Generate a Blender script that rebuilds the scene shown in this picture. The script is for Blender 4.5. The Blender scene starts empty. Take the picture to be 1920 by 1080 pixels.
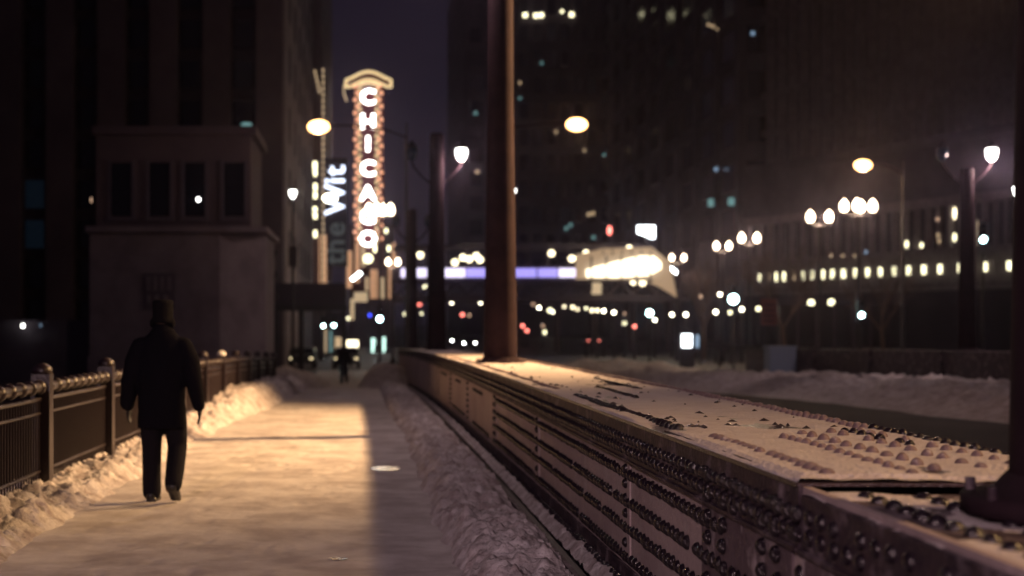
import bpy, bmesh, math, random
from mathutils import Vector, Matrix, noise
R = math.radians
random.seed(7)
scn = bpy.context.scene
COL = scn.collection
CZ = 1.58            # camera height above the near deck
FP = 2667.0          # focal length in photo pixels

# ------------------------------------------------------------------ camera
cam = bpy.data.cameras.new('camera'); camo = bpy.data.objects.new('camera', cam); COL.objects.link(camo)
camo.location = (0, 0, CZ); camo.rotation_euler = (R(90), 0, 0)
cam.lens = 50; cam.sensor_width = 36; cam.shift_x = 270/1920; cam.shift_y = 65/1920
cam.clip_start = .1; cam.clip_end = 5000
cam.dof.use_dof = True; cam.dof.focus_distance = 7.6; cam.dof.aperture_fstop = 1.7
scn.camera = camo
# ------------------------------------------------------------------ world
w = bpy.data.worlds.new('World'); scn.world = w; w.use_nodes = True
nt = w.node_tree; nt.nodes.clear()
wo = nt.nodes.new('ShaderNodeOutputWorld'); add = nt.nodes.new('ShaderNodeAddShader')
bg = nt.nodes.new('ShaderNodeBackground'); bg.inputs[0].default_value = (.0098, .0076, .0150, 1); bg.inputs[1].default_value = 1.0
sky = nt.nodes.new('ShaderNodeTexSky'); sky.sky_type = 'NISHITA'; sky.sun_disc = False; sky.sun_elevation = R(-6); sky.sun_rotation = R(200)
bg2 = nt.nodes.new('ShaderNodeBackground'); bg2.inputs[1].default_value = .02
nt.links.new(sky.outputs[0], bg2.inputs[0]); nt.links.new(bg.outputs[0], add.inputs[0]); nt.links.new(bg2.outputs[0], add.inputs[1]); nt.links.new(add.outputs[0], wo.inputs[0])
# ------------------------------------------------------------------ exposure and sampling
vs = scn.view_settings; vs.view_transform = 'Standard'; vs.look = 'None'; vs.exposure = 0; vs.gamma = 1
cy = scn.cycles
cy.use_denoising = True; cy.max_bounces = 5; cy.diffuse_bounces = 3; cy.glossy_bounces = 2; cy.volume_bounces = 0
cy.sample_clamp_indirect = 2.0; cy.sample_clamp_direct = 0; cy.caustics_reflective = False; cy.caustics_refractive = False
cy.use_light_tree = True

# ------------------------------------------------------------------ helpers
def S(x, y, d):                       # photo measurement (pixel, pixel, metres away) -> place
    return Vector(((x-690)*d/FP, d, CZ+(605-y)*d/FP))
def tag(o, label=None, cat=None, group=None, kind=None):
    if label: o['label'] = label
    if cat: o['category'] = cat
    if group: o['group'] = group
    if kind: o['kind'] = kind
    return o
def empty(name, loc, rz=0, par=None):
    o = bpy.data.objects.new(name, None); COL.objects.link(o); o.location = loc; o.rotation_euler = (0, 0, rz); o.parent = par
    return o
def link(name, me, par=None, loc=(0, 0, 0), rz=0):
    o = bpy.data.objects.new(name, me); COL.objects.link(o); o.location = loc; o.rotation_euler = (0, 0, rz); o.parent = par
    return o
def copy_tree(o, parent=None):
    c = o.copy(); COL.objects.link(c); c.parent = parent
    for ch in [q for q in CH.get(o.name, [])]:
        CH.setdefault(c.name, []).append(copy_tree(ch, c))
    return c
CH = {}
def reg(o):                           # remember the children of a thing that will be copied
    CH[o.name] = [q for q in bpy.data.objects if q.parent == o]
    for q in CH[o.name]: reg(q)
    return o
def mat(name, col, rough=.7, metal=0., var=.0, scale=3., col2=None, bump=0., bscale=30., emit=None, estr=0., spec=.5, frost=None, fscale=6., fthr=.5, fup=0.):
    m = bpy.data.materials.new(name); m.use_nodes = True; n = m.node_tree; p = n.nodes['Principled BSDF']
    p.inputs['Base Color'].default_value = (*col, 1); p.inputs['Roughness'].default_value = rough
    p.inputs['Metallic'].default_value = metal; p.inputs['Specular IOR Level'].default_value = spec
    tc = n.nodes.new('ShaderNodeTexCoord'); cur = None
    if col2 is not None:
        t = n.nodes.new('ShaderNodeTexNoise'); t.inputs['Scale'].default_value = scale; t.inputs['Detail'].default_value = 6; t.inputs['Roughness'].default_value = .65
        n.links.new(tc.outputs['Object'], t.inputs['Vector'])
        r = n.nodes.new('ShaderNodeValToRGB'); r.color_ramp.elements[0].position = .38; r.color_ramp.elements[1].position = .62
        r.color_ramp.elements[0].color = (*col, 1); r.color_ramp.elements[1].color = (*col2, 1)
        n.links.new(t.outputs[0], r.inputs[0]); cur = r.outputs[0]
    if frost is not None:             # frost and powder snow clinging to the surface, more of it where it faces up
        t = n.nodes.new('ShaderNodeTexNoise'); t.inputs['Scale'].default_value = fscale; t.inputs['Detail'].default_value = 8; t.inputs['Roughness'].default_value = .7
        n.links.new(tc.outputs['Object'], t.inputs['Vector'])
        g = n.nodes.new('ShaderNodeNewGeometry'); sp = n.nodes.new('ShaderNodeSeparateXYZ'); n.links.new(g.outputs['Normal'], sp.inputs[0])
        ma = n.nodes.new('ShaderNodeMath'); ma.operation = 'MULTIPLY_ADD'; ma.inputs[1].default_value = fup
        n.links.new(sp.outputs[2], ma.inputs[0]); n.links.new(t.outputs[0], ma.inputs[2])
        r = n.nodes.new('ShaderNodeMapRange'); r.inputs[1].default_value = fthr-.08; r.inputs[2].default_value = fthr+.10
        n.links.new(ma.outputs[0], r.inputs[0])
        mx = n.nodes.new('ShaderNodeMix'); mx.data_type = 'RGBA'; n.links.new(r.outputs[0], mx.inputs[0])
        if cur: n.links.new(cur, mx.inputs[6])
        else: mx.inputs[6].default_value = (*col, 1)
        mx.inputs[7].default_value = (*frost, 1); cur = mx.outputs[2]
        mr = n.nodes.new('ShaderNodeMapRange'); mr.inputs[3].default_value = rough; mr.inputs[4].default_value = .85
        n.links.new(r.outputs[0], mr.inputs[0]); n.links.new(mr.outputs[0], p.inputs['Roughness'])
    if cur: n.links.new(cur, p.inputs['Base Color'])
    if bump:
        t = n.nodes.new('ShaderNodeTexNoise'); t.inputs['Scale'].default_value = bscale; t.inputs['Detail'].default_value = 5
        n.links.new(tc.outputs['Object'], t.inputs['Vector'])
        b = n.nodes.new('ShaderNodeBump'); b.inputs['Strength'].default_value = bump; b.inputs['Distance'].default_value = .02
        n.links.new(t.outputs[0], b.inputs['Height']); n.links.new(b.outputs[0], p.inputs['Normal'])
    if emit:
        p.inputs['Emission Color'].default_value = (*emit, 1); p.inputs['Emission Strength'].default_value = estr
        m.cycles.emission_sampling = 'NONE'
    return m
M = {}
M['snow'] = mat('snow', (.80, .78, .80), .8, col2=(.62, .58, .58), scale=1.3, bump=.7, bscale=14)
M['bank'] = mat('snow_bank', (.66, .63, .66), .85, col2=(.34, .29, .30), scale=5, bump=1.0, bscale=26)
M['walk'] = mat('trodden_snow', (.68, .65, .66), .75, col2=(.44, .40, .41), scale=1.7, bump=.6, bscale=9)
M['top_snow'] = mat('thin_snow', (.70, .65, .66), .75, col2=(.60, .54, .55), scale=6, bump=.8, bscale=50)
M['plate_shaded'] = mat('shaded_frosted_plate', (.15, .115, .13), .7, spec=.25, col2=(.08, .055, .07), scale=2.5, bump=.5, bscale=30, frost=(.46, .40, .42), fscale=5, fthr=.60)  # frosted plate again, with the shade of the near girder end in its colour
M['dust'] = mat('powdered_steel', (.76, .71, .70), .7, col2=(.60, .54, .53), scale=5, bump=.8, bscale=45, frost=(.20, .14, .14), fscale=7, fthr=.68)
M['paint'] = mat('maroon_paint', (.028, .020, .034), .55, spec=.18, col2=(.060, .040, .050), scale=7, bump=.5, bscale=45, frost=(.30, .25, .28), fscale=4, fthr=.60, fup=.06)
M['rivet'] = mat('icy_rivet', (.014, .009, .014), .20, bump=.35, bscale=90, frost=(.36, .30, .31), fscale=38, fthr=.80, fup=.12, spec=.7)
M['rivet_snow'] = mat('snowy_rivet', (.20, .14, .145), .5, bump=.4, bscale=90, frost=(.60, .54, .53), fscale=26, fthr=.72, fup=.16)
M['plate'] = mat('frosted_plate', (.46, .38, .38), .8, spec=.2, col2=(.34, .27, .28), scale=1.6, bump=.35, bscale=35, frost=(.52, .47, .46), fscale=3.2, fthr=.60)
M['pole'] = mat('pole_paint', (.030, .018, .024), .8, spec=.04, col2=(.018, .011, .017), scale=2, bump=.15, bscale=20)
M['wetsteel'] = mat('wet_steel', (.05, .032, .036), .28, spec=.6, col2=(.09, .06, .065), scale=9, bump=.6, bscale=70)
M['iron'] = mat('railing_iron', (.019, .011, .016), .35, bump=.2, bscale=40, frost=(.5, .46, .46), fscale=16, fthr=.74, fup=.12)
M['black'] = mat('black_metal', (.012, .010, .016), .4, bump=.1)
M['road'] = mat('wet_asphalt', (.016, .011, .020), .8, spec=.08, col2=(.034, .022, .034), scale=.5, bump=.3, bscale=12)
M['street'] = mat('street_ground', (.035, .028, .036), .6, col2=(.09, .075, .085), scale=.12, bump=.3, bscale=6)
M['river'] = mat('river_water', (.006, .006, .012), .12, bump=.6, bscale=1.2)
M['stone'] = mat('pale_stone', (.29, .25, .27), .85, spec=.2, col2=(.21, .175, .195), scale=.9, bump=.4, bscale=6)
M['stone2'] = mat('grey_stone', (.17, .145, .17), .85, spec=.2, col2=(.115, .095, .12), scale=.25, bump=.3, bscale=4)
M['brown'] = mat('brown_stone', (.16, .125, .14), .85, spec=.2, col2=(.11, .085, .10), scale=.2, bump=.3, bscale=4)
M['dkst'] = mat('dark_cladding', (.07, .055, .075), .7, spec=.2, col2=(.05, .04, .055), scale=.2)
M['glassd'] = mat('dark_glass', (.010, .011, .018), .15, spec=.6)
M['glassb'] = mat('teal_glass', (.012, .022, .034), .15, emit=(.03, .07, .12), estr=.05)
M['coat'] = mat('wool_coat', (.006, .0055, .010), .95, bump=.5, bscale=160, spec=.06)
M['trous'] = mat('trousers', (.008, .007, .012), .9, bump=.4, bscale=120, spec=.15)
M['skin'] = mat('skin', (.32, .19, .14), .6)
M['leather'] = mat('black_leather', (.010, .009, .011), .45)
M['fur'] = mat('fur_cap', (.010, .009, .013), 1, bump=1, bscale=200, spec=.1)
M['carpaint'] = mat('car_paint', (.05, .05, .06), .3, metal=.4)
M['rubber'] = mat('rubber', (.01, .01, .011), .8)
M['bark'] = mat('bark', (.12, .08, .07), .85, bump=.5)
M['signred'] = mat('sign_red', (.10, .012, .018), .5)
M['orange'] = mat('orange_sign', (.26, .06, .055), .6)
M['bluebox'] = mat('blue_grey_box', (.24, .32, .46), .6, bump=.2)
def em(name, col, s): M[name] = mat(name, (.3, .3, .3), .5, emit=col, estr=s)
em('e_sod', (1, .52, .19), 9); em('e_sodwide', (1, .78, .48), 45); em('e_white', (.95, 1, .98), 14); em('e_globe', (1, .80, .55), 10); em('e_warm', (1, .86, .55), 4)
em('e_pend', (1, .99, .92), 9); em('e_green', (.60, 1.0, .98), 26); em('e_red', (1, .22, .17), 4.5); em('e_dim', (1, .62, .40), .7)
em('e_gold', (1, .72, .36), 1.2); em('e_bulb', (1, .45, .25), 1.5); em('e_letter', (1, 1, .94), 9); em('e_faint', (.30, .55, .60), .07); em('e_wit', (.72, .80, 1), 3.2)
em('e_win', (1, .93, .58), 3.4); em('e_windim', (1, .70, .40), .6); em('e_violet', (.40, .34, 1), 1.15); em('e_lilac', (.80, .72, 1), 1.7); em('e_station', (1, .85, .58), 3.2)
em('e_blue', (.05, .08, 1), 3); em('e_mint', (.65, 1, .88), 2.0); em('e_tan', (1, .72, .42), .55); em('e_tealw', (.35, .75, .75), .35); em('e_far', (1, .92, .66), 13); em('e_head', (1, 1, .95), 30); em('e_parked', (1, .80, .45), 1.6)
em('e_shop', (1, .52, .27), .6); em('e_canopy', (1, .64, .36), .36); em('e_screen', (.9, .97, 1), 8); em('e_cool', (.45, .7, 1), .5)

class MB:
    def __init__(s): s.v = []; s.f = []; s.sm = []
    def add(s, vs, fs, smooth=False):
        b = len(s.v); s.v += [tuple(v) for v in vs]; s.f += [tuple(b+i for i in f) for f in fs]; s.sm += [smooth]*len(fs); return s
    def box(s, x0, x1, y0, y1, z0, z1):
        return s.add([(x, y, z) for z in (z0, z1) for y in (y0, y1) for x in (x0, x1)], [(0, 2, 3, 1), (4, 5, 7, 6), (0, 1, 5, 4), (2, 6, 7, 3), (0, 4, 6, 2), (1, 3, 7, 5)])
    def tube(s, pts, rad, n=8, caps=True, smooth=True):
        pts = [Vector(p) for p in pts]; rad = rad if isinstance(rad, (list, tuple)) else [rad]*len(pts); vs = []; up = None
        for i, p in enumerate(pts):
            t = (pts[min(i+1, len(pts)-1)]-pts[max(i-1, 0)]).normalized()
            if up is None: up = Vector((0, 0, 1)) if abs(t.z) < .9 else Vector((1, 0, 0))
            a = t.cross(up).normalized(); up = a.cross(t).normalized()
            for k in range(n):
                q = 2*math.pi*k/n; vs.append(p+(a*math.cos(q)+up*math.sin(q))*rad[i])
        fs = [(i*n+k, i*n+(k+1) % n, (i+1)*n+(k+1) % n, (i+1)*n+k) for i in range(len(pts)-1) for k in range(n)]
        s.add(vs, fs, smooth)
        if caps: s.add(vs[:n], [tuple(range(n))[::-1]]); s.add(vs[-n:], [tuple(range(n))])
        return s
    def lathe(s, prof, c=(0, 0, 0), n=20, smooth=True, sy=1.):
        c = Vector(c); vs = [c+Vector((r*math.cos(2*math.pi*k/n), sy*r*math.sin(2*math.pi*k/n), z)) for r, z in prof for k in range(n)]
        fs = [(i*n+k, i*n+(k+1) % n, (i+1)*n+(k+1) % n, (i+1)*n+k) for i in range(len(prof)-1) for k in range(n)]
        return s.add(vs, fs, smooth)
    def ell(s, c, rx, ry, rz, n=12, m=8):
        vs = []; c = Vector(c)
        for i in range(m+1):
            a = math.pi*i/m
            for k in range(n):
                b = 2*math.pi*k/n; vs.append(c+Vector((rx*math.sin(a)*math.cos(b), ry*math.sin(a)*math.sin(b), -rz*math.cos(a))))
        return s.add(vs, [(i*n+k, i*n+(k+1) % n, (i+1)*n+(k+1) % n, (i+1)*n+k) for i in range(m) for k in range(n)], True)
    def dome(s, c, nrm, r, h, n=10, rings=3):
        c = Vector(c); nrm = Vector(nrm).normalized(); u = nrm.orthogonal().normalized(); v = nrm.cross(u); vs = []
        for i in range(rings):
            a = (math.pi/2)*i/rings
            for k in range(n):
                b = 2*math.pi*k/n; vs.append(c+(u*math.cos(b)+v*math.sin(b))*r*math.cos(a)+nrm*h*math.sin(a))
        vs.append(c+nrm*h); fs = [(i*n+k, i*n+(k+1) % n, (i+1)*n+(k+1) % n, (i+1)*n+k) for i in range(rings-1) for k in range(n)]
        fs += [((rings-1)*n+k, (rings-1)*n+(k+1) % n, rings*n) for k in range(n)]
        return s.add(vs, fs, True)
    def prism(s, outline, y0, y1):     # outline in x,z; extruded along y
        n = len(outline); vs = [(x, y0, z) for x, z in outline]+[(x, y1, z) for x, z in outline]
        return s.add(vs, [tuple(range(n)), tuple(range(2*n-1, n-1, -1))]+[(i, i+n, (i+1) % n+n, (i+1) % n) for i in range(n)])
    def mesh(s, name, m):
        me = bpy.data.meshes.new(name); me.from_pydata(s.v, [], s.f); me.polygons.foreach_set('use_smooth', s.sm)
        b = bmesh.new(); b.from_mesh(me); bmesh.ops.recalc_face_normals(b, faces=b.faces); b.to_mesh(me); b.free()
        if m: me.materials.append(m if not isinstance(m, str) else M[m])
        me.update(); return me
    def build(s, name, m, par=None, loc=(0, 0, 0), rz=0): return link(name, s.mesh(name, m), par, loc, rz)
def bx(name, m, par, *a, loc=(0, 0, 0), rz=0): return MB().box(*a).build(name, m, par, loc, rz)
def grid(name, m, xs, ys, fn, par=None):
    vs = [(x, y, fn(x, y)) for y in ys for x in xs]; n = len(xs)
    fs = [(j*n+i, j*n+i+1, (j+1)*n+i+1, (j+1)*n+i) for j in range(len(ys)-1) for i in range(n-1)]
    me = bpy.data.meshes.new(name); me.from_pydata(vs, [], fs); me.polygons.foreach_set('use_smooth', [True]*len(fs)); me.materials.append(M[m])
    return link(name, me, par)
def lin(a, b, n): return [a+(b-a)*i/(n-1) for i in range(n)]
def geo(a, b, n): return [a*(b/a)**(i/(n-1)) for i in range(n)]
def nz(x, y, s, k=0): return noise.noise(Vector((x*s, y*s, k)))
def fbm(x, y, s, o=4, k=0): return noise.fractal(Vector((x*s, y*s, k)), 1.0, 2.0, o)
def sst(a, b, x): t = max(0, min(1, (x-a)/(b-a))); return t*t*(3-2*t)
def lamp(kind, loc, power, col, par, size=.2, cone=None, blend=.6, aim=None):
    l = bpy.data.lights.new('lamp_light', kind); l.energy = power; l.color = col; l.shadow_soft_size = size
    o = bpy.data.objects.new('lamp_light', l); COL.objects.link(o); o.parent = par; o.location = loc
    if cone: l.spot_size = R(cone); l.spot_blend = blend
    if aim: o.rotation_euler = (Vector(aim)).to_track_quat('-Z', 'Y').to_euler()
    return o
ORD = ['first', 'second', 'third', 'fourth', 'fifth', 'sixth', 'seventh', 'eighth', 'ninth', 'tenth', 'eleventh', 'twelfth', 'thirteenth', 'fourteenth', 'fifteenth', 'sixteenth', 'seventeenth', 'eighteenth', 'nineteenth', 'twentieth', 'twenty-first', 'twenty-second', 'twenty-third', 'twenty-fourth', 'twenty-fifth']

# ------------------------------------------------------------------ levels
def deck(Y):
    if Y <= 60: return -.0003*Y*Y
    t = min(Y-60, 25.); return -1.08-.036*t+.036*t*t/50
GL = deck(200)
def top(Y): return 1.03-.00016*Y*Y
def gz(x, Y): return deck(Y)

# ------------------------------------------------------------------ ground, water, road
tag(grid('ground', 'street', [-420, -120, -40, -14, -6, -3.4, 0, 3, 8, 14, 19, 30, 60, 150, 420], [46, 50, 54, 58, 62, 66, 70, 76, 82, 90, 110, 150, 220, 400, 900, 2500], lambda x, y: deck(y)-.03), kind='structure')
tag(bx('quay_wall', 'stone2', None, -420, -3.6, 45.4, 45.99, -8, deck(46)-.02), 'long dark stone quay wall dropping to the river behind the left railing', 'wall')
tag(grid('river', 'river', [-500, 500], [-60, 47], lambda x, y: -7.2), kind='structure')
PR = []
for k in range(150):
    t_ = random.choice((-1.9, -1.5, -.9, -.4, -1.2)); yy_ = random.uniform(7, 30); PR.append((t_+random.uniform(-.25, .25), yy_, random.uniform(-.2, .2)))
PB = {}
for p_ in PR: PB.setdefault(int(p_[1]), []).append(p_)
def walkz(x, y):
    z = deck(y)+.012*fbm(x, y, .9)+.007*fbm(x, y, 4, 4, 5)+.004*nz(x*3, y*.6, 2, 7)
    for b_ in (int(y)-1, int(y), int(y)+1):
        for px_, py_, a_ in PB.get(b_, ()):
            q = ((x-px_-a_*(y-py_))/.055)**2+((y-py_)/.15)**2
            if q < 3: z -= .008*math.exp(-q)-.003*math.exp(-(q-2)**2)
    return z
tag(grid('footway', 'walk', lin(-3.2, 1.22, 150), geo(5, 92, 620), walkz), kind='structure')
tag(MB().box(-3.5, 1.2, 1, 46, -.9, -.8).build('deck_slab', 'stone2'), kind='structure')
tag(grid('road', 'road', [2.66, 4, 6, 8, 10, 12, 14, 16.9], geo(2, 100, 60), lambda x, y: deck(y)-.02), kind='structure')
# snow banks (plowed lumps)
def chunk(x, y, s_, k=0):
    d = noise.voronoi(Vector((x*s_+.4*nz(x, y, 5, k), y*s_, k)))[0]; return min(.5, d[1]-d[0])
def lump(x, y, k=0): return .05*chunk(x, y, 4.5, k)*(.5+nz(x, y, 1.3, k+5))*2+.03*chunk(x, y, 11, k)+ abs(fbm(x, y, 3.2, 5, k))*.12+abs(nz(x, y, 9, k))*.05+nz(x, y, 1.1, k)*.05
def lbank(x, y):
    e = -2.38+.12*nz(0, y, .8)+.10*nz(0, y, 2.7)+.35*sst(22, 34, y)
    h = .09+.30*sst(20, 33, y)+.08*nz(0, y, .35, 3)
    t = sst(e, e-.55, x)
    return deck(y)+(h*t+(lump(x, y)+abs(nz(x, y, 14, 2))*.04)*min(1, t*2.5))*(1-sst(46, 52, y)*.3)-.03*(1-min(1, t*8))
tag(grid('snow_bank', 'bank', lin(-3.16, -1.7, 64), geo(8, 52, 600), lbank), 'lumpy bank of ploughed snow along the foot of the railing', 'snow bank', kind='stuff')
def rbank(x, y):
    e = .52+.06*nz(3, y, .9)+.06*nz(5, y, 3)-.15*sst(20, 34, y)
    t = sst(e, e+.25, x); h = .12+.05*nz(9, y, .5)
    return deck(y)+h*t*(1-.45*sst(1.05, 1.22, x))+(lump(x, y, 9)*.8+abs(nz(x, y, 17, 2))*.035+nz(x, y, 34, 4)*.012)*min(1, t*3)-.03*(1-min(1, t*8))
tag(grid('snow_verge', 'bank', lin(.3, 1.215, 64), geo(6, 70, 900), rbank), 'rough clumpy snow between the footway and the dark kerb rail', 'snow', kind='stuff')
tag(grid('snow_ledge', 'bank', lin(1.375, 1.497, 12), geo(4.5, 68, 520), lambda x, y: deck(y)+.03+.05*sst(1.375, 1.44, x)+.05*abs(fbm(x, y, 5, 4, 4))), 'snow lying on the ledge at the foot of the riveted girder', 'snow', kind='stuff')
def mound(name, cx, y0, wx, wy, h, label, k):
    tag(grid(name, 'bank', lin(cx-wx, cx+wx, 40), lin(y0-wy, y0+wy, 40), lambda x, y: deck(y)-.05+h*max(0, (1-((x-cx)/wx)**2)*(1-((y-y0)/wy)**2))*(1+.5*nz(x, y, .8, k))+.4*lump(x, y, k)*(1 if abs(x-cx) < wx*.9 and abs(y-y0) < wy*.9 else 0)), label, 'snow mound')
mound('snow_mound', -3.6, 60, 2.0, 9, .75, 'dark snow mound past the railing, left of the far walker', 3)
mound('snow_mound', .8, 60, 1.25, 8, .95, 'dark snow mound right of the far walker', 6)
def roadbank(x, y):
    e = 11.0+.5*nz(0, y, .3)-1.8*sst(36, 60, y); t = sst(e, e+2.2, x)
    return deck(y)-.03+(.38+.25*nz(x, y, .5)+.12*nz(x, y, 1.6, 3))*t+lump(x*.6, y*.6, 2)*1.7*t
tag(grid('snow_bank', 'bank', lin(8.5, 16.8, 70), lin(20, 68, 200), roadbank), 'long ridge of ploughed snow across the road, beneath the far girder', 'snow bank', kind='stuff')
mound('snow_mound', 13.5, 78, 6.5, 8, .95, 'broad pale snow mound behind the road at the far end of the bridge', 8)
mound('snow_mound', 24, 74, 5, 7, 1.0, 'snow heap beyond the blue grey box', 11)

M['puddle'] = mat('puddle_ice', (.20, .17, .17), .22, bump=.05)
for (px_, py_, rx_, ry_, lb_) in ((.20, 16.1, .17, .26, 'frozen puddle beside the edge of the lamp shadow on the footway'), (-.20, 9.65, .06, .05, 'tiny wet glint near the bottom middle of the footway')):
    b = MB(); vs = [(px_, py_, walkz(px_, py_)+.012)]+[(px_+rx_*(1+.3*nz(math.cos(a)*2, math.sin(a)*2, 1, py_))*math.cos(a), py_+ry_*math.sin(a), walkz(px_, py_)+.011) for a in lin(0, 2*math.pi*27/28, 28)]
    b.add(vs, [(0, 1+i, 1+(i+1) % 28) for i in range(28)], True); tag(b.build('frozen_puddle', 'puddle'), lb_, 'puddle')
# kerb rail
kr = empty('kerb_rail', (1.25, 6, 0)); tag(kr, 'dark steel kerb rail running between the footway snow and the girder', 'kerb')
ys = geo(4, 68, 90)
def strip(name, m, x0, x1, f0, f1, ys, par=None, jit=0):
    b = MB(); n = len(ys); vs = []
    for y in ys: vs += [(x0, y, f0(y)), (x1, y, f0(y)), (x1, y, f1(y)), (x0, y, f1(y))]
    fs = []
    for i in range(n-1):
        a = i*4
        for k in range(4): fs.append((a+k, a+(k+1) % 4, a+4+(k+1) % 4, a+4+k))
    fs += [(0, 1, 2, 3), (n*4-4, n*4-3, n*4-2, n*4-1)]
    b.add(vs, fs); return b.build(name, m, par)
def child_at(o, par): o.parent = par; o.location = Vector(o.location)-Vector(par.location)
a = strip('upright_leg', 'paint', 1.228, 1.262, lambda y: deck(y)-.1, lambda y: deck(y)+.095, ys); child_at(a, kr)
a = strip('flat_leg', 'black', 1.262, 1.40, lambda y: deck(y)-.1, lambda y: deck(y)+.012, ys); child_at(a, kr)

# ------------------------------------------------------------------ riveted girder
XL, XR = 1.50, 2.64
def girder():
    g = empty('riveted_girder', (XL, 5, 0))
    near = geo(4.9, 68, 70)
    def P(o): child_at(o, g)
    P(strip('side_plate', 'plate', XL, XL+.03, lambda y: deck(y)-.3, lambda y: top(y)-.012, [1.5]+near))
    P(strip('road_side_plate', 'plate', XR-.06, XR-.03, lambda y: deck(y)-.3, lambda y: top(y)-.012, [1.5]+near))
    P(strip('top_plate', 'wetsteel', XL-.02, XR, lambda y: top(y)-.011, lambda y: top(y), near))
    P(strip('near_top_plate', 'paint', XL-.02, XR, lambda y: top(y)-.05, lambda y: top(y)-.034, lin(1.5, 4.86, 6)))  # barer dark paint stands in for the shade on this nearest section
    nf = lin(1.5, 4.88, 6)
    P(strip('flange_angle', 'paint', XL-.016, XL-.001, lambda y: top(y)-.235, lambda y: top(y)-.0505, nf)); P(strip('angle_toe', 'paint', XL-.030, XL-.0165, lambda y: top(y)-.238, lambda y: top(y)-.222, nf))
    P(strip('near_web_plate', 'plate_shaded', XL-.0105, XL-.0005, lambda y: deck(y)+.21, lambda y: top(y)-.245, nf)); P(strip('lower_angle', 'paint', XL-.018, XL-.001, lambda y: deck(y)-.02, lambda y: deck(y)+.20, nf))  # near web drawn darker, shade put into the plate colour
    P(strip('flange_angle', 'paint', XL-.016, XL-.001, lambda y: top(y)-.235, lambda y: top(y)-.0115, near))
    P(strip('angle_toe', 'paint', XL-.030, XL-.0165, lambda y: top(y)-.238, lambda y: top(y)-.222, near))
    P(strip('lower_angle', 'paint', XL-.018, XL-.001, lambda y: deck(y)-.02, lambda y: deck(y)+.20, near))
    # splice cover plates on the side near the camera
    for y0, y1, dz0, dz1 in ((5.0, 6.35, .93, .27), (8.1, 8.42, .80, .27), (12.4, 12.75, .80, .27), (16.5, 16.85, .80, .27), (21.0, 21.35, .85, .27), (25.4, 25.8, .85, .27), (30, 30.4, .85, .27), (34.6, 35, .9, .27)):
        P(strip('splice_plate', 'plate' if y0 > 6 else 'plate_shaded', XL-.0105, XL-.0005, lambda y: top(y)-dz1-dz0+.27, lambda y: top(y)-.245, lin(y0, y1, 4)))
    P(strip('top_splice_plate', 'wetsteel', XL+.01, XR-.03, lambda y: top(y)+.0005, lambda y: top(y)+.012, lin(4.98, 7.25, 8)))
    P(strip('top_joint_bar', 'black', XL+.02, XR-.05, lambda y: top(y)+.0005, lambda y: top(y)+.007, lin(13.1, 13.2, 2)))
    P(strip('top_edge_lip', 'rivet', XL-.026, XL-.0205, lambda y: top(y)-.014, lambda y: top(y)+.003, near))
    # rivet rows
    RV = []
    def rdome(b, c, nrm, r, h, n, rg): RV.append((Vector(c), nrm, r, h, b))
    def row(m, y0, y1, dy, zf, x, nrm, r, h, skip=0., name='rivet_row', jit=.003):
        b = m; y = y0
        while y < y1:
            st = dy if y < 26 else dy*2
            if random.random() >= skip:
                n, rg = (12, 4) if y < 10 else ((8, 3) if y < 20 else (6, 2))
                rr = r*random.uniform(.9, 1.08)*(1 if y < 26 else 1.35)
                rdome(b, (x+random.uniform(-jit, jit)*(abs(nrm[2])), y+random.uniform(-jit, jit), zf(y)+random.uniform(-jit, jit)*(1-abs(nrm[2]))), nrm, rr, h*random.uniform(.85, 1.15), n, rg)
            y += st
    sd = (-1, 0, 0)
    row('rivet', 4.9, 67, .105, lambda y: top(y)-.105, XL-.015, sd, .031, .024)
    row('rivet', 4.95, 67, .105, lambda y: top(y)-.170, XL-.015, sd, .031, .024)
    for dz, y0, y1 in ((.31, 6.0, 16.6), (.47, 5.4, 16.6), (.62, 5.6, 16.6), (.79, 5.0, 16.6)):
        row('rivet', y0, y1, .105, lambda y, dz=dz: top(y)-dz, XL-.001, sd, .036, .028, .03)
    for dz, y0, y1 in ((.33, 18.6, 20.2), (.33, 23, 24.4), (.80, 17.6, 20.4), (.80, 22, 25.1), (.33, 27, 29)):
        row('rivet', y0, y1, .14, lambda y, dz=dz: top(y)-dz, XL-.001, sd, .028, .027)
    row('rivet', 5.0, 67, .115, lambda y: deck(y)+.10, XL-.018, sd, .032, .030)
    for yc in (8.2, 12.5, 16.6, 16.75, 21.1, 21.25, 25.5, 25.7, 30.1, 34.7):     # stiffener columns
        b = 'rivet'; z = -.28
        while z > -.82: rdome(b, (XL-.010, yc+random.uniform(-.01, .01), top(yc)+z), sd, .03, .027, 10, 3); z -= .085
    for dz in (.105, .170, .31, .47, .62, .79): row('rivet', 2.9, 4.95, .125, lambda y, dz=dz: top(y)-dz, XL-.0105 if dz > .23 else XL-.016, sd, .030, .021, .3)
    for yc in (5.15, 5.32, 5.75, 5.92, 6.2):
        b = 'rivet'; z = -.10
        while z > -.86:
            if random.random() < .9: rdome(b, (XL-.0165, yc+random.uniform(-.02, .02), top(yc)+z), sd, .033, .03, 12, 4)
            z -= .092
    up = (0, 0, 1); Z = lambda y: top(y)+.012
    row('rivet_snow', 5.03, 5.75, .098, Z, 1.625, up, .032, .034)
    row('rivet_snow', 5.88, 6.7, .098, Z, 1.622, up, .030, .028)
    row('rivet', 7.35, 11.0, .105, lambda y: top(y), 1.60, up, .030, .034)
    row('rivet_snow', 12.0, 30.0, .12, lambda y: top(y), 1.60, up, .030, .030, .15)
    row('rivet_snow', 7.4, 66, .11, lambda y: top(y), 2.585, up, .030, .036)
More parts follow.
